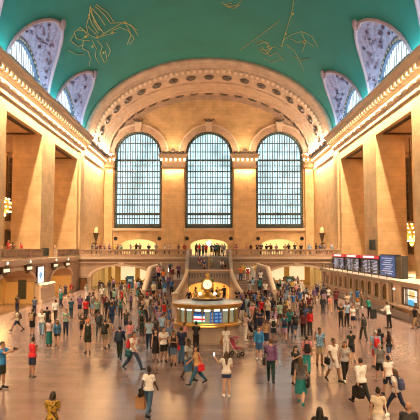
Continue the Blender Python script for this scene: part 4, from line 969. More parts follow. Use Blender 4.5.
def hat(J, fine):
    h, R = J['head'], J['HR']; pr = [eli(h + R @ V(0, .01, .05), (.094, .106, .098), R, [(h + R @ V(0, 0, .045), R @ V(0, 0, -1))]), cap(h + R @ V(-.04, -.11, .05), h + R @ V(.04, -.11, .05), .03, .03, [(h + R @ V(0, 0, .062), R @ V(0, 0, 1)), (h + R @ V(0, 0, .044), R @ V(0, 0, -1))])]
    return surface(pr, fine, .02)
def shoe(J, i, fine):
    a, b = J['heel', i], J['toe', i]; lowz = min(a[2], b[2]) - .05
    return surface([cap(a + V(0, .0, .0), b, .045, .038), cap(a + V(0, -.02, 0), J['an', i] + V(0, 0, -.005), .044, .047)], fine, .02)
def backpack(J, fine):
    T, p = J['T'], J['pel']; c = p + T @ V(0, .226, .26)
    return surface([cap(c + T @ V(s * .06, y, z), c + T @ V(s * .06, y, z2), .075, .07) for s in (1, -1) for y, z, z2 in ((0.0, -.14, .13), (.04, -.15, .0))], fine, .06)
def straps(J):
    T, p = J['T'], J['pel']; m = MB()
    for s in (1, -1):
        pts = [p + T @ V(s * .09, .165, .44), p + T @ V(s * .1, .06, .572), p + T @ V(s * .105, -.075, .552), p + T @ V(s * .11, -.172, .38), p + T @ V(s * .195, -.09, .2), p + T @ V(s * .15, .15, .12)]
        m.tube([Vector(q) for q in pts], .016, 6)
    return m
def sidebag(J, s, fine, size=1.0):
    T, p = J['T'], J['pel']; c = p + T @ V(s * .27, .03, -.06)
    return surface([cap(c + T @ V(0, -.08 * size, z), c + T @ V(0, .08 * size, z), .062, .062) for z in (.05, -.05 * size, -.1 * size)], fine, .04), (c + T @ V(0, 0, .08), p + T @ V(s * .1, .02, .53), p + T @ V(-s * .12, .0, .545), p + T @ V(s * .22, 0, .3))
MC = {}
def cached(key, fn, name):
    if key not in MC: MC[key] = to_mesh(name, fn())
    return MC[key]
JC = {}
CLOTH = {}
def cloth(col, rough=.8):
    if not isinstance(col, (tuple, list)): return col
    if max(col) < .5: col = tuple(c * .8 for c in col)
    k = tuple(round(c, 4) for c in col)
    if k not in CLOTH: CLOTH[k] = plain('cloth_%d' % len(CLOTH), col, rough, vary=.18, scale=14)
    return CLOTH[k]
SKIN = [plain('skin_fair', (.55, .33, .24), .5, vary=.05), plain('skin_tan', (.42, .23, .15), .5, vary=.05), plain('skin_brown', (.20, .10, .06), .5, vary=.05), plain('skin_deep', (.08, .04, .025), .5, vary=.05)]
HAIRC = dict(black=(.012, .01, .009), dark=(.035, .02, .012), brown=(.09, .045, .02), blond=(.42, .28, .11), grey=(.4, .38, .36), ginger=(.3, .09, .03))
COLS = dict(black=(.012, .012, .014), charcoal=(.04, .042, .048), grey=(.18, .18, .19), pale_grey=(.42, .42, .43), white=(.75, .73, .72), cream=(.62, .55, .43), navy=(.012, .022, .07), blue=(.03, .14, .42), denim=(.05, .10, .22), pale_blue=(.25, .42, .62), teal=(.01, .22, .24), green=(.03, .12, .06), olive=(.08, .09, .04), khaki=(.34, .26, .16), tan=(.42, .28, .15), brown=(.10, .055, .03), red=(.52, .015, .02), maroon=(.14, .015, .025), pink=(.62, .25, .28), orange=(.68, .18, .03), yellow=(.60, .42, .08), purple=(.20, .10, .26), lilac=(.42, .28, .48), mint=(.30, .48, .38))
OCC = []
CNAME = {(.05, .07, .17): 'navy', (.03, .05, .09): 'dark navy', (.06, .07, .09): 'dark grey', (.62, .02, .03): 'red', (.01, .10, .13): 'dark teal', (.42, .16, .03): 'brown', (.6, .5, .03): 'yellow'}
def obj_of(name, me, mat, parent):
    o = bpy.data.objects.new(name, me); COL.objects.link(o); o.parent = parent
    o.material_slots[0].link = 'OBJECT'; o.material_slots[0].material = mat; return o
BOT_NAME = dict(long='trousers', loose='trousers', shorts='shorts', hot='shorts', skirt='skirt', long_skirt='skirt')
def person(x, y, z, hgt, face, label, top='white', sleeve='short', bot='navy', kind='long', hr='short', hc='dark', skin=0, fem=False, pose='stand', fine=False, cap_=None, pack=None, shoes='charcoal', group=None, bag=None, pose_mod=None, legs=True, belly=0):
    po = POSES[pose] if not pose_mod else {**POSES[pose], **pose_mod}
    h = .0135 if fine else .024
    pk = (pose, fem) if not pose_mod else (pose, fem, label)
    if pk not in JC: JC[pk] = joints(po, fem)
    J = JC[pk]; K = lambda *a: pk + (h,) + a
    z += .009
    e = thing('person', label, 'person', (x, y, z), group, face * DG); sc = hgt / 1.74; e.scale = (sc, sc, sc)
    C = COLS if True else None; col = lambda c: cloth(COLS[c] if isinstance(c, str) else c)
    obj_of('body', cached(K('body', fine), lambda: surface(build_body(J, fem, fine), h, .022), 'body'), SKIN[skin], e)
    if sleeve != 'dress' or True: obj_of('shirt', cached(K('shirt', sleeve), lambda: shirt(J, fem, sleeve, h, hem=(-.06 if kind not in ('skirt', 'long_skirt') else -.02)), 'shirt'), col(top), e)
    obj_of(BOT_NAME[kind], cached(K('bot', kind), lambda: bottoms(J, fem, kind, h), 'bottoms'), col(bot), e)
    if hr != 'bald': obj_of('hair', cached(K('hair', hr), lambda: hair(J, hr, min(h, .016)), 'hair'), cloth(HAIRC[hc], .5), e)
    if cap_: obj_of('cap', cached(K('cap'), lambda: hat(J, min(h, .016)), 'cap'), col(cap_), e)
    if legs:
        for i in (0, 1): obj_of('shoe', cached(K('shoe', i), lambda: shoe(J, i, min(h, .018)), 'shoe'), col(shoes), e)
    if fine and hr != 'none':
        R, hd = J['HR'], J['head']
        for s in (1, -1):
            m = MB().ball(tuple(hd + R @ V(s * .03, -.079, .012)), (.012, .008, .008), 8, 6); m.build('eye', BLACK, e, True)
        m = MB().ball(tuple(hd + R @ V(0, -.082, -.058)), (.022, .007, .006), 8, 6); m.build('mouth', plain('lips', (.30, .10, .09), .5), e, True)
    where = label
    if pack:
        pm = cached(K('pack'), lambda: backpack(J, h), 'backpack')
        b = obj_of('backpack', pm, col(pack), None); b.location = (x, y, z); b.rotation_euler = (0, 0, face * DG); b.scale = (sc,) * 3
        tag(b, lab16('%s backpack worn by the %s' % (CNAME.get(pack, str(pack)).replace('_', ' '), label)), 'backpack', 'backpacks worn in the hall')
        st = straps(J); s_ = st.build('strap', col(pack if pack != 'black' else 'black'), b, True)
    if bag:
        bc, s, size = bag; vf, pth = sidebag(J, s, h, size)
        b = obj_of('shoulder_bag', to_mesh('shoulder_bag', vf), col(bc), None); b.location = (x, y, z); b.rotation_euler = (0, 0, face * DG); b.scale = (sc,) * 3
        tag(b, lab16('%s shoulder bag on the %s' % (CNAME.get(bc, str(bc)).replace('_', ' '), label)), 'bag', 'shoulder bags carried in the hall')
        MB().tube([Vector(pth[0]), Vector(pth[3]), Vector(pth[1])], .014, 6).build('strap', col(bc), b, True)
    OCC.append((x, y, z)); return e, J
def lab16(t):
    w = t.split()[:16]
    while w[-1] in ('the', 'a', 'of', 'in', 'and', 'with', 'at', 'on', 'under', 'beside', 'left', 'right', 'near', 'to', 'before', 'behind', 'by'): w.pop()
    return ' '.join(w)
def at_px(px, foot, head):
    x, y = onZ(px, foot, 0); hh = onY(px, head, y)[1]; return x, y, hh
def P(px, foot, head, face, label, **kw):
    x, y, hh = at_px(px, foot, head); kw.setdefault('fine', foot > 352)
    lo, hi = (1.55, 1.86) if not kw.pop('child', False) else (1.1, 1.5)
    return person(x, y, 0, min(hi, max(lo, hh)), face, label, **kw), (x, y)
# ------------------------------------------------------------------ the people seen singly
def prop_mesh(name, label, cat, x, y, z, rz=0, group=None): return thing(name, label, cat, (x, y, z), group, rz * DG)
def hand_world(e, J, i, d=.1):
    p = J['wr', i] + J['hd', i] * d; s = e.scale[0]; a = e.rotation_euler[2]; q = Rz(a) @ (p * s); return Vector((e.location.x + q[0], e.location.y + q[1], e.location.z + q[2]))
def phone(e, J, i, label):
    p = hand_world(e, J, i, .12); b = thing('phone', label, 'phone', tuple(p), 'phones held up', e.rotation_euler[2])
    MB().box(-.04, .04, -.012, .004, -.02, .14).build('case', BLACK, b); MB().box(-.035, .035, .004, .007, -.012, .132).build('screen', plain('phone_screen', (.8, .9, 1), .3, emit=(.8, .9, 1), strength=1.2), b)
def print_mat(name, c1, c2, scale, thr):
    m, nt, b = new_mat(name); N = nt.nodes.new; L = nt.links.new
    tc = N('ShaderNodeTexCoord'); vo = N('ShaderNodeTexNoise'); vo.inputs['Scale'].default_value = scale; vo.inputs['Detail'].default_value = 1
    L(tc.outputs['Object'], vo.inputs['Vector']); mr = N('ShaderNodeMapRange'); mr.inputs[1].default_value = thr; mr.inputs[2].default_value = thr + .04; L(vo.outputs[0], mr.inputs[0])
    mx = N('ShaderNodeMix'); mx.data_type = 'RGBA'; mx.inputs[6].default_value = (*c1, 1); mx.inputs[7].default_value = (*c2, 1); L(mr.outputs[0], mx.inputs[0]); L(mx.outputs[2], b.inputs['Base Color']); b.inputs['Roughness'].default_value = .8
    return m
MUSTARD = print_mat('mustard_flower_print', (.42, .26, .02), (.05, .03, .015), 16, .52)
BLUEPRINT = print_mat('blue_palm_print', (.10, .24, .42), (.32, .45, .55), 14, .55)
# front row, nearest the camera
e, J = P(1.5, 389, 341, 80, 'person in blue shirt and dark green shorts photographing at the left edge of picture', top=(.03, .22, .52), bot=(.02, .035, .025), kind='shorts', hr='short', hc='dark', skin=1, pose='shoot', belly=.03)[0]
p = hand_world(e, J, 1, .12); c = thing('camera', 'small camera held up by the person in blue shirt', 'camera', tuple(p), None, 80 * DG)
MB().box(-.1, .03, -.04, .02, -.02, .07).build('body', BLACK, c); MB().lathe([(.01, 0), (.032, 0), (.032, .06), (.01, .06)], (0, 0, 0), 12).build('lens', BRONZE, c).matrix_local = Matrix.Translation((-.03, -.04, .025)) @ Matrix.Rotation(PI / 2, 4, 'X')
P(32, 377.5, 338, 165, 'person in red sleeveless top and dark denim shorts standing alone', top=(.62, .02, .035), sleeve='tank', bot=(.03, .04, .09), kind='shorts', hr='bun', hc='black', skin=1, fem=True, pose='phone', shoes='grey')
P(51.5, 452, 392, 185, 'person in mustard patterned shirt with dark hair at the bottom edge', top=MUSTARD, sleeve='short', bot='black', hr='bob', hc='dark', skin=0, fem=True, pose='phone', legs=False)
P(320.5, 474, 407.5, 180, 'dark long haired person in black shirt cut off at the bottom edge', top='black', sleeve='long', bot='black', hr='long', hc='black', skin=0, fem=True, pose='stand', legs=False)
P(410, 468, 403, 170, 'bald headed person in dark shirt at the bottom right corner', top='charcoal', sleeve='long', bot='navy', hr='bald', skin=1, pose='stand', legs=False)
P(379, 444, 387, 150, 'person in cream blouse with dark bun near the bottom right corner', top='cream', sleeve='short', bot='white', kind='long_skirt', hr='bun', hc='dark', skin=1, fem=True, pose='walk', bag=('white', -1, 1.2))
e, J = P(362, 406, 356, 200, 'person in white long sleeved shirt and black trousers striding with black briefcase', top='white', sleeve='long', bot='black', hr='short', hc='dark', skin=0, pose='stride', shoes='black', fine=True)[0]
p = hand_world(e, J, 0, .1); b = thing('briefcase', 'large soft black briefcase carried by the person in white long sleeved shirt', 'briefcase', (p.x, p.y, p.z - .42), None, 200 * DG)
MB().loft([[(u * (.1 - .02 * (k == 3)), v * (.24 - .03 * (k == 0)), z) for u, v in ((-1, -1), (1, -1), (1, 1), (-1, 1))] for k, z in enumerate((0, .1, .3, .36))], True).add([(-.08, -.2, 0), (.08, -.2, 0), (.08, .2, 0), (-.08, .2, 0)], [(0, 1, 2, 3)]).build('body', BLACK, b)
MB().tube([(0, -.1, .35), (0, -.07, .43), (0, .07, .43), (0, .1, .35)], .015, 6).build('handle', BLACK, b)
P(397, 414, 367, 215, 'person in white shirt and navy jeans walking with long brown hair, lower right', top='white', bot='navy', hr='long', hc='brown', skin=0, fem=True, pose='stride', pack=(.05, .07, .17), shoes='navy')
P(389, 397, 359, 190, 'person in white jersey and navy shorts with dark cap in the lower right group', top='white', bot='navy', kind='shorts', hr='short', hc='black', skin=1, pose='walk', cap_='navy', shoes='navy')
P(380.5, 383, 343, 175, 'heavy person in grey T-shirt and black shorts seen from behind', top='grey', bot='black', kind='shorts', hr='short', hc='grey', skin=0, pose='walk', belly=.03, shoes='pale_grey')
P(376, 368, 331, 180, 'white haired person in pale blue shirt and red shorts', top='pale_blue', bot=(.42, .06, .07), kind='shorts', hr='short', hc='grey', skin=0, pose='stand', pack='red')
P(380, 360.5, 328, 170, 'dark haired person in black top walking ahead of white haired person', top='black', bot='charcoal', hr='bob', hc='black', skin=1, fem=True, pose='walk')
P(389.5, 362.5, 335, 195, 'person in black tank top and denim shorts with long dark hair', top='black', sleeve='tank', bot='denim', kind='shorts', hr='long', hc='dark', skin=1, fem=True, pose='walk2')
e, J = P(320, 366.5, 328, 5, 'person in blue patterned shirt and khaki shorts with phone at ear', top=BLUEPRINT, bot=(.40, .34, .25), kind='shorts', hr='short', hc='black', skin=2, pose='call', belly=.02, shoes='black', fine=True)[0]
P(333.5, 382, 337.5, 25, 'person in white T-shirt and long white shorts walking forward', top='white', bot=(.55, .56, .60), kind='shorts', hr='short', hc='black', skin=2, pose='walk', bag=('black', -1, 1.1), shoes='black')
P(345, 381.5, 341, 5, 'person in pale grey T-shirt and tight black jeans with long dark hair', top=(.46, .43, .45), bot='black', hr='long', hc='dark', skin=1, fem=True, pose='walk2', shoes='white')
P(351.5, 362, 330, 182, 'person in black jersey with maroon sleeves and navy shorts seen from behind', top=(.02, .025, .02), bot=(.015, .02, .04), kind='shorts', hr='short', hc='dark', skin=0, pose='walk', shoes='grey')
P(271, 383, 339, 172, 'person in purple shirt and dark teal trousers walking away', top='purple', sleeve='long', bot=(.015, .05, .055), hr='short', hc='brown', skin=0, pose='strap', bag=('black', 1, 1.3), shoes='black')
P(295.5, 385, 346, 30, 'person in black T-shirt with long dark hair looking at a phone', top='black', bot='black', kind='skirt', hr='long', hc='dark', skin=0, fem=True, pose='phone', shoes='black')
P(301, 405, 356, 165, 'person in dark blouse and teal skirt walking away with black bag', top=(.12, .12, .13), sleeve='short', bot='teal', kind='skirt', hr='long', hc='brown', skin=0, fem=True, pose='walk', bag=('black', -1, 1.7), shoes='teal')
P(307, 374.5, 336, 178, 'person in pink T-shirt and bright teal trousers', top='pink', bot=(.02, .34, .38), hr='short', hc='black', skin=1, pose='stand', pack='black', shoes='black')
e, J = P(226.5, 397.5, 352, 180, 'person in white T-shirt and denim shorts holding up phone in the open centre', top='white', bot=(.02, .045, .14), kind='hot', hr='long', hc='brown', skin=0, fem=True, pose='stand', pose_mod=dict(la=(48, 30, 95, -10), ra=(20, 10, 60, 30)), shoes='white')[0]
phone(e, J, 0, 'lit phone held up by the person in denim shorts in the open centre')
P(188.5, 381, 339, 40, 'person in pale T-shirt and denim skirt with dark skin walking', top='pale_grey', bot=(.06, .17, .34), kind='skirt', hr='bun', hc='black', skin=3, fem=True, pose='walk', shoes='black')
P(197.5, 385, 344, -62, 'person in yellow sleeveless top and blue jeans walking with red bag', top=(.55, .36, .16), sleeve='tank', bot=(.03, .13, .24), hr='bob', hc='black', skin=1, fem=True, pose='stride', bag=((.62, .02, .03), 1, 1.3), shoes='charcoal')
P(148.5, 416.5, 366.5, 160, 'person in white T-shirt and blue jeans walking with paper shopping bag', top='white', bot=(.05, .13, .24), hr='bun', hc='black', skin=3, fem=True, pose='walk', bag=('black', 1, 1.5), shoes='black')
e_x, e_y = onZ(139, 413, 0)
pb = thing('paper_bag', 'brown paper shopping bag hanging beside the person in blue jeans', 'bag', (e_x + .04, e_y + .1, .12), None, 160 * DG)
rows = [[(u * .17, v * .09, z) for u, v in ((-1, -1), (1, -1), (1, 1), (-1, 1))] for z in (0, .42)]
m = MB().loft(rows, True); m.f.append((0, 1, 2, 3)); m.build('body', plain('kraft_paper', (.40, .22, .10), .8), pb)
for v in (-.08, .08): MB().tube([(-.08, v, .42), (-.05, v, .56), (.05, v, .56), (.08, v, .42)], .008, 6).build('handle', MATS['kraft_paper'], pb)
P(133, 370.5, 328, 55, 'person in white shirt under a red jacket striding in dark jeans', top='white', bot=(.03, .06, .13), hr='short', hc='black', skin=1, pose='stride', pack='red', bag=((.01, .10, .13), -1, 1.4), shoes='charcoal')
P(119.5, 359.5, 326, 180, 'person in navy jacket and dark green trousers walking away', top='navy', sleeve='long', bot=(.015, .03, .025), hr='short', hc='black', skin=1, pose='walk', pack=(.03, .05, .09), shoes='black', fine=True)
P(163.5, 362.5, 327.5, 20, 'person in white T-shirt and black shorts at the edge of the booth queue', top='white', bot='black', kind='shorts', hr='short', hc='black', skin=1, pose='ease', shoes='black')
P(155.5, 361.5, 333, 10, 'person in black sleeveless dress beside white T-shirt person', top='black', sleeve='tank', bot='black', kind='skirt', hr='bun', hc='brown', skin=0, fem=True, pose='stand', shoes='brown')
P(173.5, 365.5, 331, -10, 'person in black tank top and denim shorts holding red bag', top='black', sleeve='tank', bot=(.10, .17, .30), kind='shorts', hr='bob', hc='black', skin=1, fem=True, pose='folded', bag=('red', 1, .9), shoes='black')
P(181.5, 364, 327, 170, 'person in navy shirt and blue jeans standing near the booth', top='navy', bot=(.05, .17, .36), hr='short', hc='dark', skin=1, pose='stand', shoes='navy')
# second row
g2 = [
 (259, 360, 327, 2, 'person in bright blue hoodie and blue shorts with white socks', dict(top=(.03, .22, .52), sleeve='long', bot=(.04, .14, .36), kind='shorts', hr='short', hc='brown', skin=0, pose='stand', shoes='white', fine=True)),
 (226, 357, 327, 175, 'person in white top and white trousers beside the booth', dict(top='white', bot='white', hr='tail', hc='brown', skin=1, fem=True, pose='stand', bag=((.42, .16, .03), 1, 1.5), shoes='white')),
 (245.5, 341, 313, 120, 'person in pale pink top and white trousers by a pushchair', dict(top=(.55, .42, .40), bot='white', hr='bob', hc='blond', skin=0, fem=True, pose='hold', shoes='white')),
 (260, 334, 309, 5, 'person in navy shirt and red cap facing forward', dict(top='navy', bot='navy', kind='shorts', hr='short', hc='dark', skin=1, pose='folded', cap_='red')),
 (273.5, 341.5, 317.5, 178, 'person in white T-shirt and navy shorts with black backpack', dict(top='white', bot='navy', kind='shorts', hr='short', hc='black', skin=1, pose='stand', pack='black')),
 (284.5, 342, 314, 175, 'person in teal T-shirt and lilac shorts', dict(top=(.02, .28, .40), bot='lilac', kind='shorts', hr='bun', hc='dark', skin=1, fem=True, pose='walk', pack='navy')),
 (295.5, 337, 312.5, 190, 'person in black shirt and denim shorts walking away', dict(top='black', bot='denim', kind='shorts', hr='short', hc='dark', skin=1, pose='walk2', pack='charcoal')),
 (303.5, 337, 311.5, 170, 'person in dark red shirt and black trousers', dict(top='maroon', bot='black', hr='short', hc='black', skin=2, pose='walk')),
 (310, 335, 310, 185, 'person in red long sleeved top and charcoal trousers', dict(top='red', sleeve='long', bot='charcoal', hr='tail', hc='dark', skin=1, fem=True, pose='stand')),
 (363.5, 341, 313.5, 185, 'person in grey T-shirt and dark olive trousers walking towards ticket windows', dict(top='grey', bot=(.04, .05, .03), hr='short', hc='black', skin=1, pose='walk', pack='charcoal')),
 (389, 328.5, 302, 215, 'person in white long sleeved shirt and black trousers at the ticket kiosk', dict(top='white', sleeve='long', bot='black', hr='short', hc='dark', skin=0, pose='lean', pack=None)),
 (341, 327, 303.5, 10, 'person in black T-shirt and black trousers, nearest the ticket windows group', dict(top='black', bot='black', hr='short', hc='brown', skin=1, pose='ease')),
 (347, 326, 301.5, 15, 'person in pale blue shirt and black trousers with red bag', dict(top='pale_blue', bot='black', hr='short', hc='dark', skin=1, pose='hold', bag=('red', 1, 1.0))),
 (353, 327.5, 306.5, 5, 'person in white top and navy shorts by the ticket windows', dict(top='white', bot='navy', kind='shorts', hr='bob', hc='dark', skin=0, fem=True, pose='stand')),
 (357.5, 320, 299.5, 20, 'person in pale grey shirt and orange cap by the ticket windows', dict(top='pale_grey', bot='grey', hr='short', hc='dark', skin=1, pose='phone', cap_='orange')),
 (369.5, 318, 297.5, 200, 'person in teal shirt and black trousers at ticket counter', dict(top=(.01, .25, .2), bot='black', hr='short', hc='black', skin=1, pose='lean')),
 (415.5, 329, 305.5, -80, 'person in black top and tan trousers at the right edge', dict(top='black', bot='tan', hr='short', hc='black', skin=2, pose='walk')),
 (323, 314.5, 296, 180, 'blond person in charcoal suit standing apart on the right', dict(top='charcoal', sleeve='long', bot='charcoal', hr='short', hc='blond', skin=0, pose='stand')),
 (330, 313.5, 296, 5, 'person in pink top and tan skirt on the right', dict(top=(.6, .25, .2), bot='tan', kind='skirt', hr='long', hc='brown', skin=0, fem=True, pose='walk')),
 (336, 309, 291, 190, 'person in maroon top and black trousers against the ticket office', dict(top='maroon', bot='black', hr='short', hc='black', skin=2, pose='stand')),
 (261.5, 319, 300, 175, 'person in bright red T-shirt and black trousers right of the booth', dict(top='red', bot='black', hr='short', hc='grey', skin=0, pose='stand')),
 (248, 316, 296, 170, 'person in pale blue long shirt right of the booth', dict(top=(.35, .55, .65), sleeve='long', bot='pale_blue', hr='tail', hc='blond', skin=0, fem=True, pose='stand')),
 # left of the booth
 (17, 331.5, 308, -70, 'person in cream top and navy shorts striding to the left', dict(top='cream', bot='navy', kind='shorts', hr='short', hc='black', skin=2, pose='stride', pack='brown')),
 (32, 336, 309, 180, 'person in black T-shirt and black shorts with tan backpack', dict(top='black', bot='black', kind='shorts', hr='short', hc='black', skin=1, pose='stand', pack='tan')),
 (41.5, 336.5, 309, 10, 'person in white shirt and pale blue jeans on the left', dict(top='white', bot=(.2, .36, .5), hr='bob', hc='dark', skin=1, fem=True, pose='walk')),
 (46.8, 333, 307, 175, 'person in black top and dark trousers with yellow bag', dict(top='black', bot='charcoal', hr='short', hc='black', skin=1, pose='stand', bag=((.6, .5, .03), 1, 1.0))),
 (49, 346, 320, 190, 'person in pale pink blouse and long teal skirt', dict(top=(.58, .45, .45), bot=(.01, .17, .15), kind='long_skirt', hr='bob', hc='dark', skin=1, fem=True, pose='ease')),
 (56.8, 348, 319.5, 10, 'person in blue denim shirt and black shorts on the left', dict(top=(.04, .17, .34), sleeve='long', bot='black', kind='hot', hr='long', hc='black', skin=1, fem=True, pose='walk')),
 (65.7, 335.5, 309, 5, 'person in mint green shirt and navy jeans', dict(top=(.28, .42, .33), bot='navy', hr='short', hc='brown', skin=0, pose='folded')),
 (71, 318.5, 298.5, 178, 'person in dark teal shirt and navy trousers on the left', dict(top=(.01, .09, .14), bot=(.01, .05, .09), hr='short', hc='black', skin=1, pose='stand')),
 (55.3, 321, 299.5, 182, 'person in white shirt and dark brown trousers walking away on the left', dict(top='white', sleeve='long', bot=(.05, .025, .018), hr='short', hc='dark', skin=1, pose='walk')),
 (60.5, 304, 286.5, 20, 'person in pale grey shirt and khaki trousers in the left alcove', dict(top='pale_grey', bot=(.12, .09, .06), hr='short', hc='dark', skin=1, pose='stand', bag=('black', 1, 1.0))),
 (17, 312.5, 297.5, 10, 'person in brown top and navy trousers by the near left alcove', dict(top='brown', bot='navy', hr='short', hc='black', skin=2, fem=True, pose='stand')),
 (34.3, 315, 296.5, 195, 'person in grey blue shirt and navy trousers by the left wall', dict(top=(.10, .13, .2), bot='navy', hr='short', hc='dark', skin=1, pose='walk')),
 (82, 337.5, 316.5, 15, 'person in brown T-shirt and black shorts on the left', dict(top=(.08, .05, .04), bot='black', kind='shorts', hr='short', hc='dark', skin=1, pose='ease')),
 (87.7, 353, 319.5, 5, 'person in dark green tank top and olive shorts with ginger hair', dict(top=(.02, .035, .025), sleeve='tank', bot=(.025, .035, .02), kind='shorts', hr='short', hc='ginger', skin=0, pose='stand', cap_='orange', fine=True)),
 (85.5, 320, 299, 178, 'person in bright red T-shirt and charcoal trousers on the left', dict(top='red', bot='charcoal', hr='short', hc='black', skin=1, pose='stand')),
 (98.7, 336, 311, 182, 'person in charcoal jacket and black trousers with dark backpack', dict(top='charcoal', sleeve='long', bot='charcoal', hr='short', hc='black', skin=1, pose='walk2', pack=(.06, .07, .09))),
 (104.5, 349, 319, 178, 'person in black T-shirt and khaki shorts with grey backpack', dict(top='black', bot=(.3, .24, .18), kind='shorts', hr='short', hc='dark', skin=1, pose='walk', pack='charcoal')),
 (108.8, 346, 321, 172, 'person in beige blouse and beige skirt beside khaki shorts person', dict(top=(.5, .38, .28), bot=(.5, .37, .26), kind='skirt', hr='bun', hc='blond', skin=0, fem=True, pose='walk')),
 (111.5, 328, 301, 176, 'tall person in navy shirt and dark blue trousers', dict(top=(.01, .04, .12), bot=(.01, .03, .09), hr='short', hc='dark', skin=1, pose='walk', belly=.03)),
 (126, 333, 310, 3, 'person in olive grey T-shirt and navy shorts in mid floor', dict(top=(.07, .08, .07), bot='navy', kind='shorts', hr='short', hc='dark', skin=1, pose='hold')),
 (130.2, 349, 323, 185, 'person in pink top and grey skirt behind the striding one', dict(top='pink', bot='grey', kind='skirt', hr='bob', hc='brown', skin=0, fem=True, pose='stand')),
 (142, 335.5, 311.5, 178, 'person in grey T-shirt and dark green jeans with black backpack', dict(top='grey', bot=(.02, .04, .045), hr='short', hc='black', skin=1, pose='stand', pack='black')),
 (149, 349.5, 319, 185, 'person in pale blue shirt and navy jeans in the booth queue', dict(top=(.30, .42, .58), bot='navy', hr='short', hc='dark', skin=1, pose='ease')),
 (155.3, 345, 320, 170, 'person in charcoal T-shirt and black trousers in the booth queue', dict(top='charcoal', bot='black', hr='short', hc='black', skin=2, pose='stand')),
 (168, 356, 322, 175, 'person in grey blue shirt and navy trousers in the booth queue', dict(top=(.14, .2, .32), bot='navy', hr='short', hc='grey', skin=0, pose='stand', fine=False)),
 (162, 340, 314, 160, 'person in pale blue polo and grey trousers in the booth queue', dict(top='pale_blue', bot='grey', hr='short', hc='brown', skin=0, pose='stand')),
 (169.5, 332, 305.5, 100, 'person in blue T-shirt and denim jeans at the booth corner', dict(top='blue', bot='denim', hr='short', hc='black', skin=1, pose='stand')),
 (164, 323, 302, 150, 'person in bright red shirt and blue jeans at the booth corner', dict(top='red', bot='denim', hr='tail', hc='dark', skin=1, fem=True, pose='stand')),
 (158.5, 326, 303, 190, 'person in bright blue shirt and black shorts left of the booth', dict(top='blue', bot='black', kind='shorts', hr='short', hc='dark', skin=1, pose='stand')),
 (170.5, 346, 319, 100, 'person in lilac shirt and tan trousers leaning at the booth', dict(top=(.25, .18, .32), bot='tan', hr='short', hc='black', skin=1, pose='lean')),
 (162.5, 338, 314, 100, 'person in tan shirt and khaki trousers leaning at the booth', dict(top='tan', bot='khaki', hr='short', hc='dark', skin=1, pose='lean')),
 (184, 351, 323, 165, 'person in pink blouse and grey skirt by the booth counter', dict(top='pink', bot='grey', kind='skirt', hr='tail', hc='brown', skin=0, fem=True, pose='phone')),
 (196, 352, 322, 178, 'person in black T-shirt and black jeans at the booth counter', dict(top='black', bot='black', hr='bun', hc='black', skin=1, fem=True, pose='lean')),
 (266, 348, 320, 165, 'person in tan blouse and navy skirt behind the blue hoodie', dict(top='tan', bot='navy', kind='skirt', hr='tail', hc='dark', skin=1, fem=True, pose='stand')),
]
for px, fy, hy_, fc, lab, kw in g2: P(px, fy, hy_, fc, lab, **kw)
# push chairs, suitcase
def pushchair(px, fy, rz, label, seat):
    x, y = onZ(px, fy, 0); t = thing('pushchair', label, 'pushchair', (x, y, 0), None, rz * DG)
    for sx in (-.22, .22):
        for sy in (-.3, .3):
            w = MB(); rows = [[(sx + d, sy + r * math.cos(2 * PI * k / 16), .12 + r * math.sin(2 * PI * k / 16)) for k in range(16)] for r, d in ((.05, -.02), (.12, -.02), (.12, .02), (.05, .02))]
            w.loft(rows + [rows[0]], True).build('wheel', BLACK, t)
        MB().tube([(sx, -.3, .14), (sx, .05, .5), (sx, .42, 1.02)], .015, 6).tube([(sx, .3, .14), (sx, .05, .5)], .015, 6).build('frame', plain('grey_alloy', (.3, .3, .32), .35, .8), t)
    MB().tube([(-.22, .42, 1.02), (.22, .42, 1.02)], .022, 8).build('handle', BLACK, t)
    MB().loft([[(-.2, -.28, .42), (.2, -.28, .42), (.2, -.28, .48), (-.2, -.28, .48)], [(-.2, .05, .38), (.2, .05, .38), (.2, .05, .46), (-.2, .05, .46)], [(-.2, .25, .85), (.2, .25, .85), (.2, .2, .9), (-.2, .2, .9)]], True).build('seat', seat, t, True)
    rows = []
    for k in range(7):
        a = PI * .1 + PI * .62 * k / 6; rows.append([(u, .08 + .34 * math.cos(a) * -1 * -1, .68 + .34 * math.sin(a)) for u in (-.22, -.1, .1, .22)])
    rows2 = [[(p[0] * .94, .08 + (p[1] - .08) * .93, .68 + (p[2] - .68) * .93) for p in r] for r in rows]
    m = MB().loft(rows); m.loft(rows2); m.build('hood', seat, t, True)
pushchair(235.5, 356.5, 60, 'dark pink and black pushchair near the person in white trousers', plain('pushchair_pink', (.30, .03, .09), .7))
pushchair(252.5, 338.5, 120, 'black pushchair beside the person in pale pink top', plain('pushchair_black', (.02, .02, .025), .7))
x, y = onZ(373.5, 318.5, 0); t = thing('suitcase', 'dark upright wheeled suitcase beside the teal shirt person', 'suitcase', (x, y, 0), None, .4)
MB().loft([[(u * .24, v * .15, z) for u, v in ((-1, -.8), (-.8, -1), (.8, -1), (1, -.8), (1, .8), (.8, 1), (-.8, 1), (-1, .8))] for z in (.06, .75)], True).add([(u * .24, v * .15, z) for z in (.06, .75) for u, v in ((-1, -.8), (-.8, -1), (.8, -1), (1, -.8), (1, .8), (.8, 1), (-.8, 1), (-1, .8))], [tuple(range(8)), tuple(range(15, 7, -1))]).build('shell', plain('suitcase_black', (.025, .03, .035), .4), t)
for sx in (-.18, .18): MB().ball((sx, -.1, .04), .04, 8, 6).build('wheel', BLACK, t)
MB().tube([(-.1, .1, .7), (-.1, .1, 1.0), (.1, .1, 1.0), (.1, .1, .7)], .014, 6).build('handle', MATS['grey_alloy'], t)
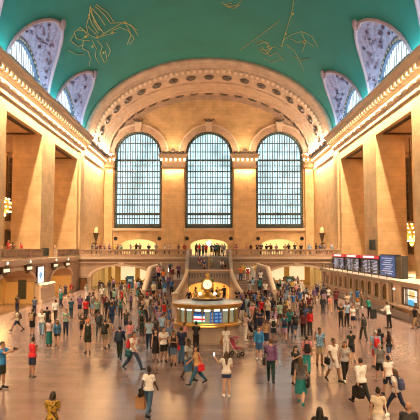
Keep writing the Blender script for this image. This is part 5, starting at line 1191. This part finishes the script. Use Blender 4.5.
# ------------------------------------------------------------------ the crowd farther off
rng = random.Random(11)
TOPS = ['black', 'black', 'black', 'charcoal', 'charcoal', 'navy', 'navy', 'grey', 'denim', 'maroon', 'brown', 'white', 'white', 'pale_grey', 'cream', 'blue', 'pale_blue', 'teal', 'red', 'pink', 'tan', 'orange', 'purple', 'olive', 'maroon', 'mint', 'yellow', 'denim', 'lilac', 'brown']
BOTS = ['black', 'black', 'navy', 'navy', 'charcoal', 'denim', 'grey', 'khaki', 'white', 'olive', 'brown', 'tan', 'pale_blue']
SLV = {'short': 'T-shirt', 'long': 'jumper', 'tank': 'vest'}
USED = set()
def rand_person(x, y, z, face, where, poses, tops=None, hgt=None, legs=True):
    for _ in range(200):
        fem = rng.random() < .48; top = rng.choice(tops or TOPS); bot = rng.choice(BOTS); sl = rng.choice(['short', 'short', 'short', 'long', 'tank' if fem else 'short'])
        kind = rng.choice(['long', 'long', 'long', 'shorts', 'skirt' if fem else 'shorts']); lab = 'person in %s %s and %s %s %s' % (top.replace('_', ' '), SLV[sl], bot.replace('_', ' '), BOT_NAME[kind], where)
        if lab not in USED: break
    USED.add(lab)
    hr = rng.choice(['long', 'bob', 'bun', 'tail', 'long'] if fem else ['short', 'short', 'short', 'short', 'bald'])
    return person(x, y, z, hgt or rng.uniform(1.60, 1.70) - 0 if fem else rng.uniform(1.68, 1.82), face, lab, top=top, sleeve=sl, bot=bot, kind=kind, hr=hr, hc=rng.choice(['black', 'dark', 'dark', 'brown', 'brown', 'blond', 'grey']), skin=rng.choice([0, 0, 1, 1, 1, 2, 3]), fem=fem, pose=rng.choice(poses),
                  pack=rng.choice(['black', 'navy', 'charcoal', 'red', 'grey']) if legs and rng.random() < .10 else None, shoes=rng.choice(['black', 'charcoal', 'white', 'brown']), legs=legs)
def free(x, y, d=.62):
    if math.hypot(x - bx, y - by) < 2.75: return False
    if abs(x) < 7.1 and y > 54.6 and not (abs(x) < 1.9 and y < 59): return False
    if abs(x) < 3.9 and 54 < y < 57: return False
    return all(abs(z) > 1 or math.hypot(x - a, y - b) > d for a, b, z in OCC)
STD = ['stand', 'ease', 'phone', 'akimbo', 'folded', 'walk', 'walk2', 'strap', 'hold', 'walk']
def zone(n, px0, px1, f0, f1, where, tops=None, tries=4000, lim=None):
    k = 0
    for _ in range(tries):
        if k >= n: break
        px, fy = rng.uniform(px0, px1), rng.uniform(f0, f1); x, y = onZ(px, fy, 0)
        if not free(x, y) or (lim and not lim(x, y)): continue
        rand_person(x, y, 0, rng.choice([0, 180, 180, 20, 160, 90, -90, 200, -30, 140]), where, STD, tops); k += 1
zone(20, 97, 150, 289.5, 306, 'before the left passage')
zone(8, 96, 138, 305, 324, 'nearing the left passage')
zone(9, 60, 96, 294, 316, 'near the small dark door', lim=lambda x, y: x > -17.2 and y < 74)
zone(22, 138, 166, 300, 324, 'between booth and left stair')
zone(4, 166, 176, 299, 306, 'just left of booth')
zone(7, 184, 234, 302.5, 307, 'behind the booth')
zone(19, 236, 268, 300, 322, 'between booth and right stair')
zone(26, 266, 312, 289.5, 304, 'before the right passage')
zone(20, 264, 314, 304, 322, 'in the right dense crowd')
zone(9, 266, 312, 321, 335, 'fronting the right dense crowd')
zone(10, 312, 346, 296, 309, 'along the ticket windows', lim=lambda x, y: x < 14.7)
zone(4, 346, 372, 303, 314, 'queueing at the ticket counter', lim=lambda x, y: x < 14.7)
zone(6, 140, 160, 322, 336, 'ending the booth queue')
zone(4, 236, 256, 322, 332, 'just right of booth')
# inside the two passages
for s, w in ((-1, 'left'), (1, 'right')):
    for _ in range(5):
        for _t in range(50):
            x, y = s * rng.uniform(8.4, 15.4), rng.uniform(77.6, 82)
            if free(x, y): break
        rand_person(x, y, 0, rng.choice([0, 180, 10, 170]), 'inside the %s passage' % w, STD, hgt=1.7)
# on the far balcony
def rail_row(n, x0, x1, where, y0=76.75):
    for i in range(n):
        for _t in range(40):
            x = rng.uniform(x0, x1); y = y0 + rng.uniform(0, .5)
            if all(z < 3 or math.hypot(x - a, y - b) > .5 for a, b, z in OCC): break
        else: continue
        rand_person(x, y, 4.6, rng.choice([0, 0, 0, 10, -15, 180, 90]), where, ['stand', 'phone', 'folded', 'lean', 'shoot', 'hold'], hgt=rng.uniform(1.6, 1.82), legs=False)
rail_row(9, -17.5, -10.5, 'at the far balcony left end')
rail_row(8, -10.5, -2.9, 'on balcony left of centre')
rail_row(8, 2.9, 9.5, 'on balcony right of centre')
rail_row(9, 9.5, 17.5, 'at the far balcony right end')
for px, yy in ((196.5, 74), (199.5, 70), (203, 78), (206, 69), (211.5, 77), (214.5, 73), (217, 70.5), (219, 75), (222, 72), (224.5, 78)):
    rand_person((px - 209) * yy / F, yy, 4.6, rng.choice([0, 180, 170, 10]), 'atop the central stair', STD, hgt=1.72)
for sx, st in ((-1.1, 9), (-.55, 7), (.25, 8), (1.5, 7), (1.9, 5)):
    rand_person(sx, 62 + st * .32 + .14, ZL + (st + 1) * .16 + .03, 0, 'sitting on central stair', ['sit'], hgt=1.7)
def on_flight(s, x, k, where, face, tops=None): 
    return rand_person(s * x, 56 + k * .43 + .22, ZL * (k + 1) / 14, face, where, ['still'], tops)
for x, k, f_ in ((5.6, 12, 0), (5.0, 10, 180), (4.1, 11, 10), (5.9, 7, 180), (4.3, 7, 0), (5.2, 5, 180), (4.6, 3, 175), (5.7, 2, 0), (3.9, 4, 180)): on_flight(-1, x, k, 'on left curved stair', f_)
for x, k, f_, tp in ((4.3, 12, 0, ['red']), (4.9, 13, 0, ['white']), (3.5, 12, 0, ['orange']), (5.6, 9, 180, None), (4.6, 5, 180, ['pale_blue']), (5.3, 4, 180, ['teal']), (5.8, 2, 0, None), (4.2, 2, 180, None)): on_flight(1, x, k, 'on right curved stair', f_, tp)
for x, y, f_ in ((-5.8, 64, 0), (-4.6, 66, 170), (-3.5, 63.5, 10), (4.0, 64.5, 0), (5.4, 65.5, 190)): rand_person(x, y, ZL, f_, 'on the stair landing', STD, hgt=1.72)
# left balcony
for px, yy in ((1.5, 47.8), (3.8, 48.9), (6.2, 49.8), (9.2, 51.5), (53.5, 65.5), (57, 66.8)):
    rand_person(-18.75, 49.9 + (yy - 47.8) * 1.4 if yy < 60 else yy, 4.6, 80, 'in the %s left wall opening' % ('nearer' if yy < 60 else 'farther'), ['stand', 'phone', 'folded'], hgt=1.66, legs=False)
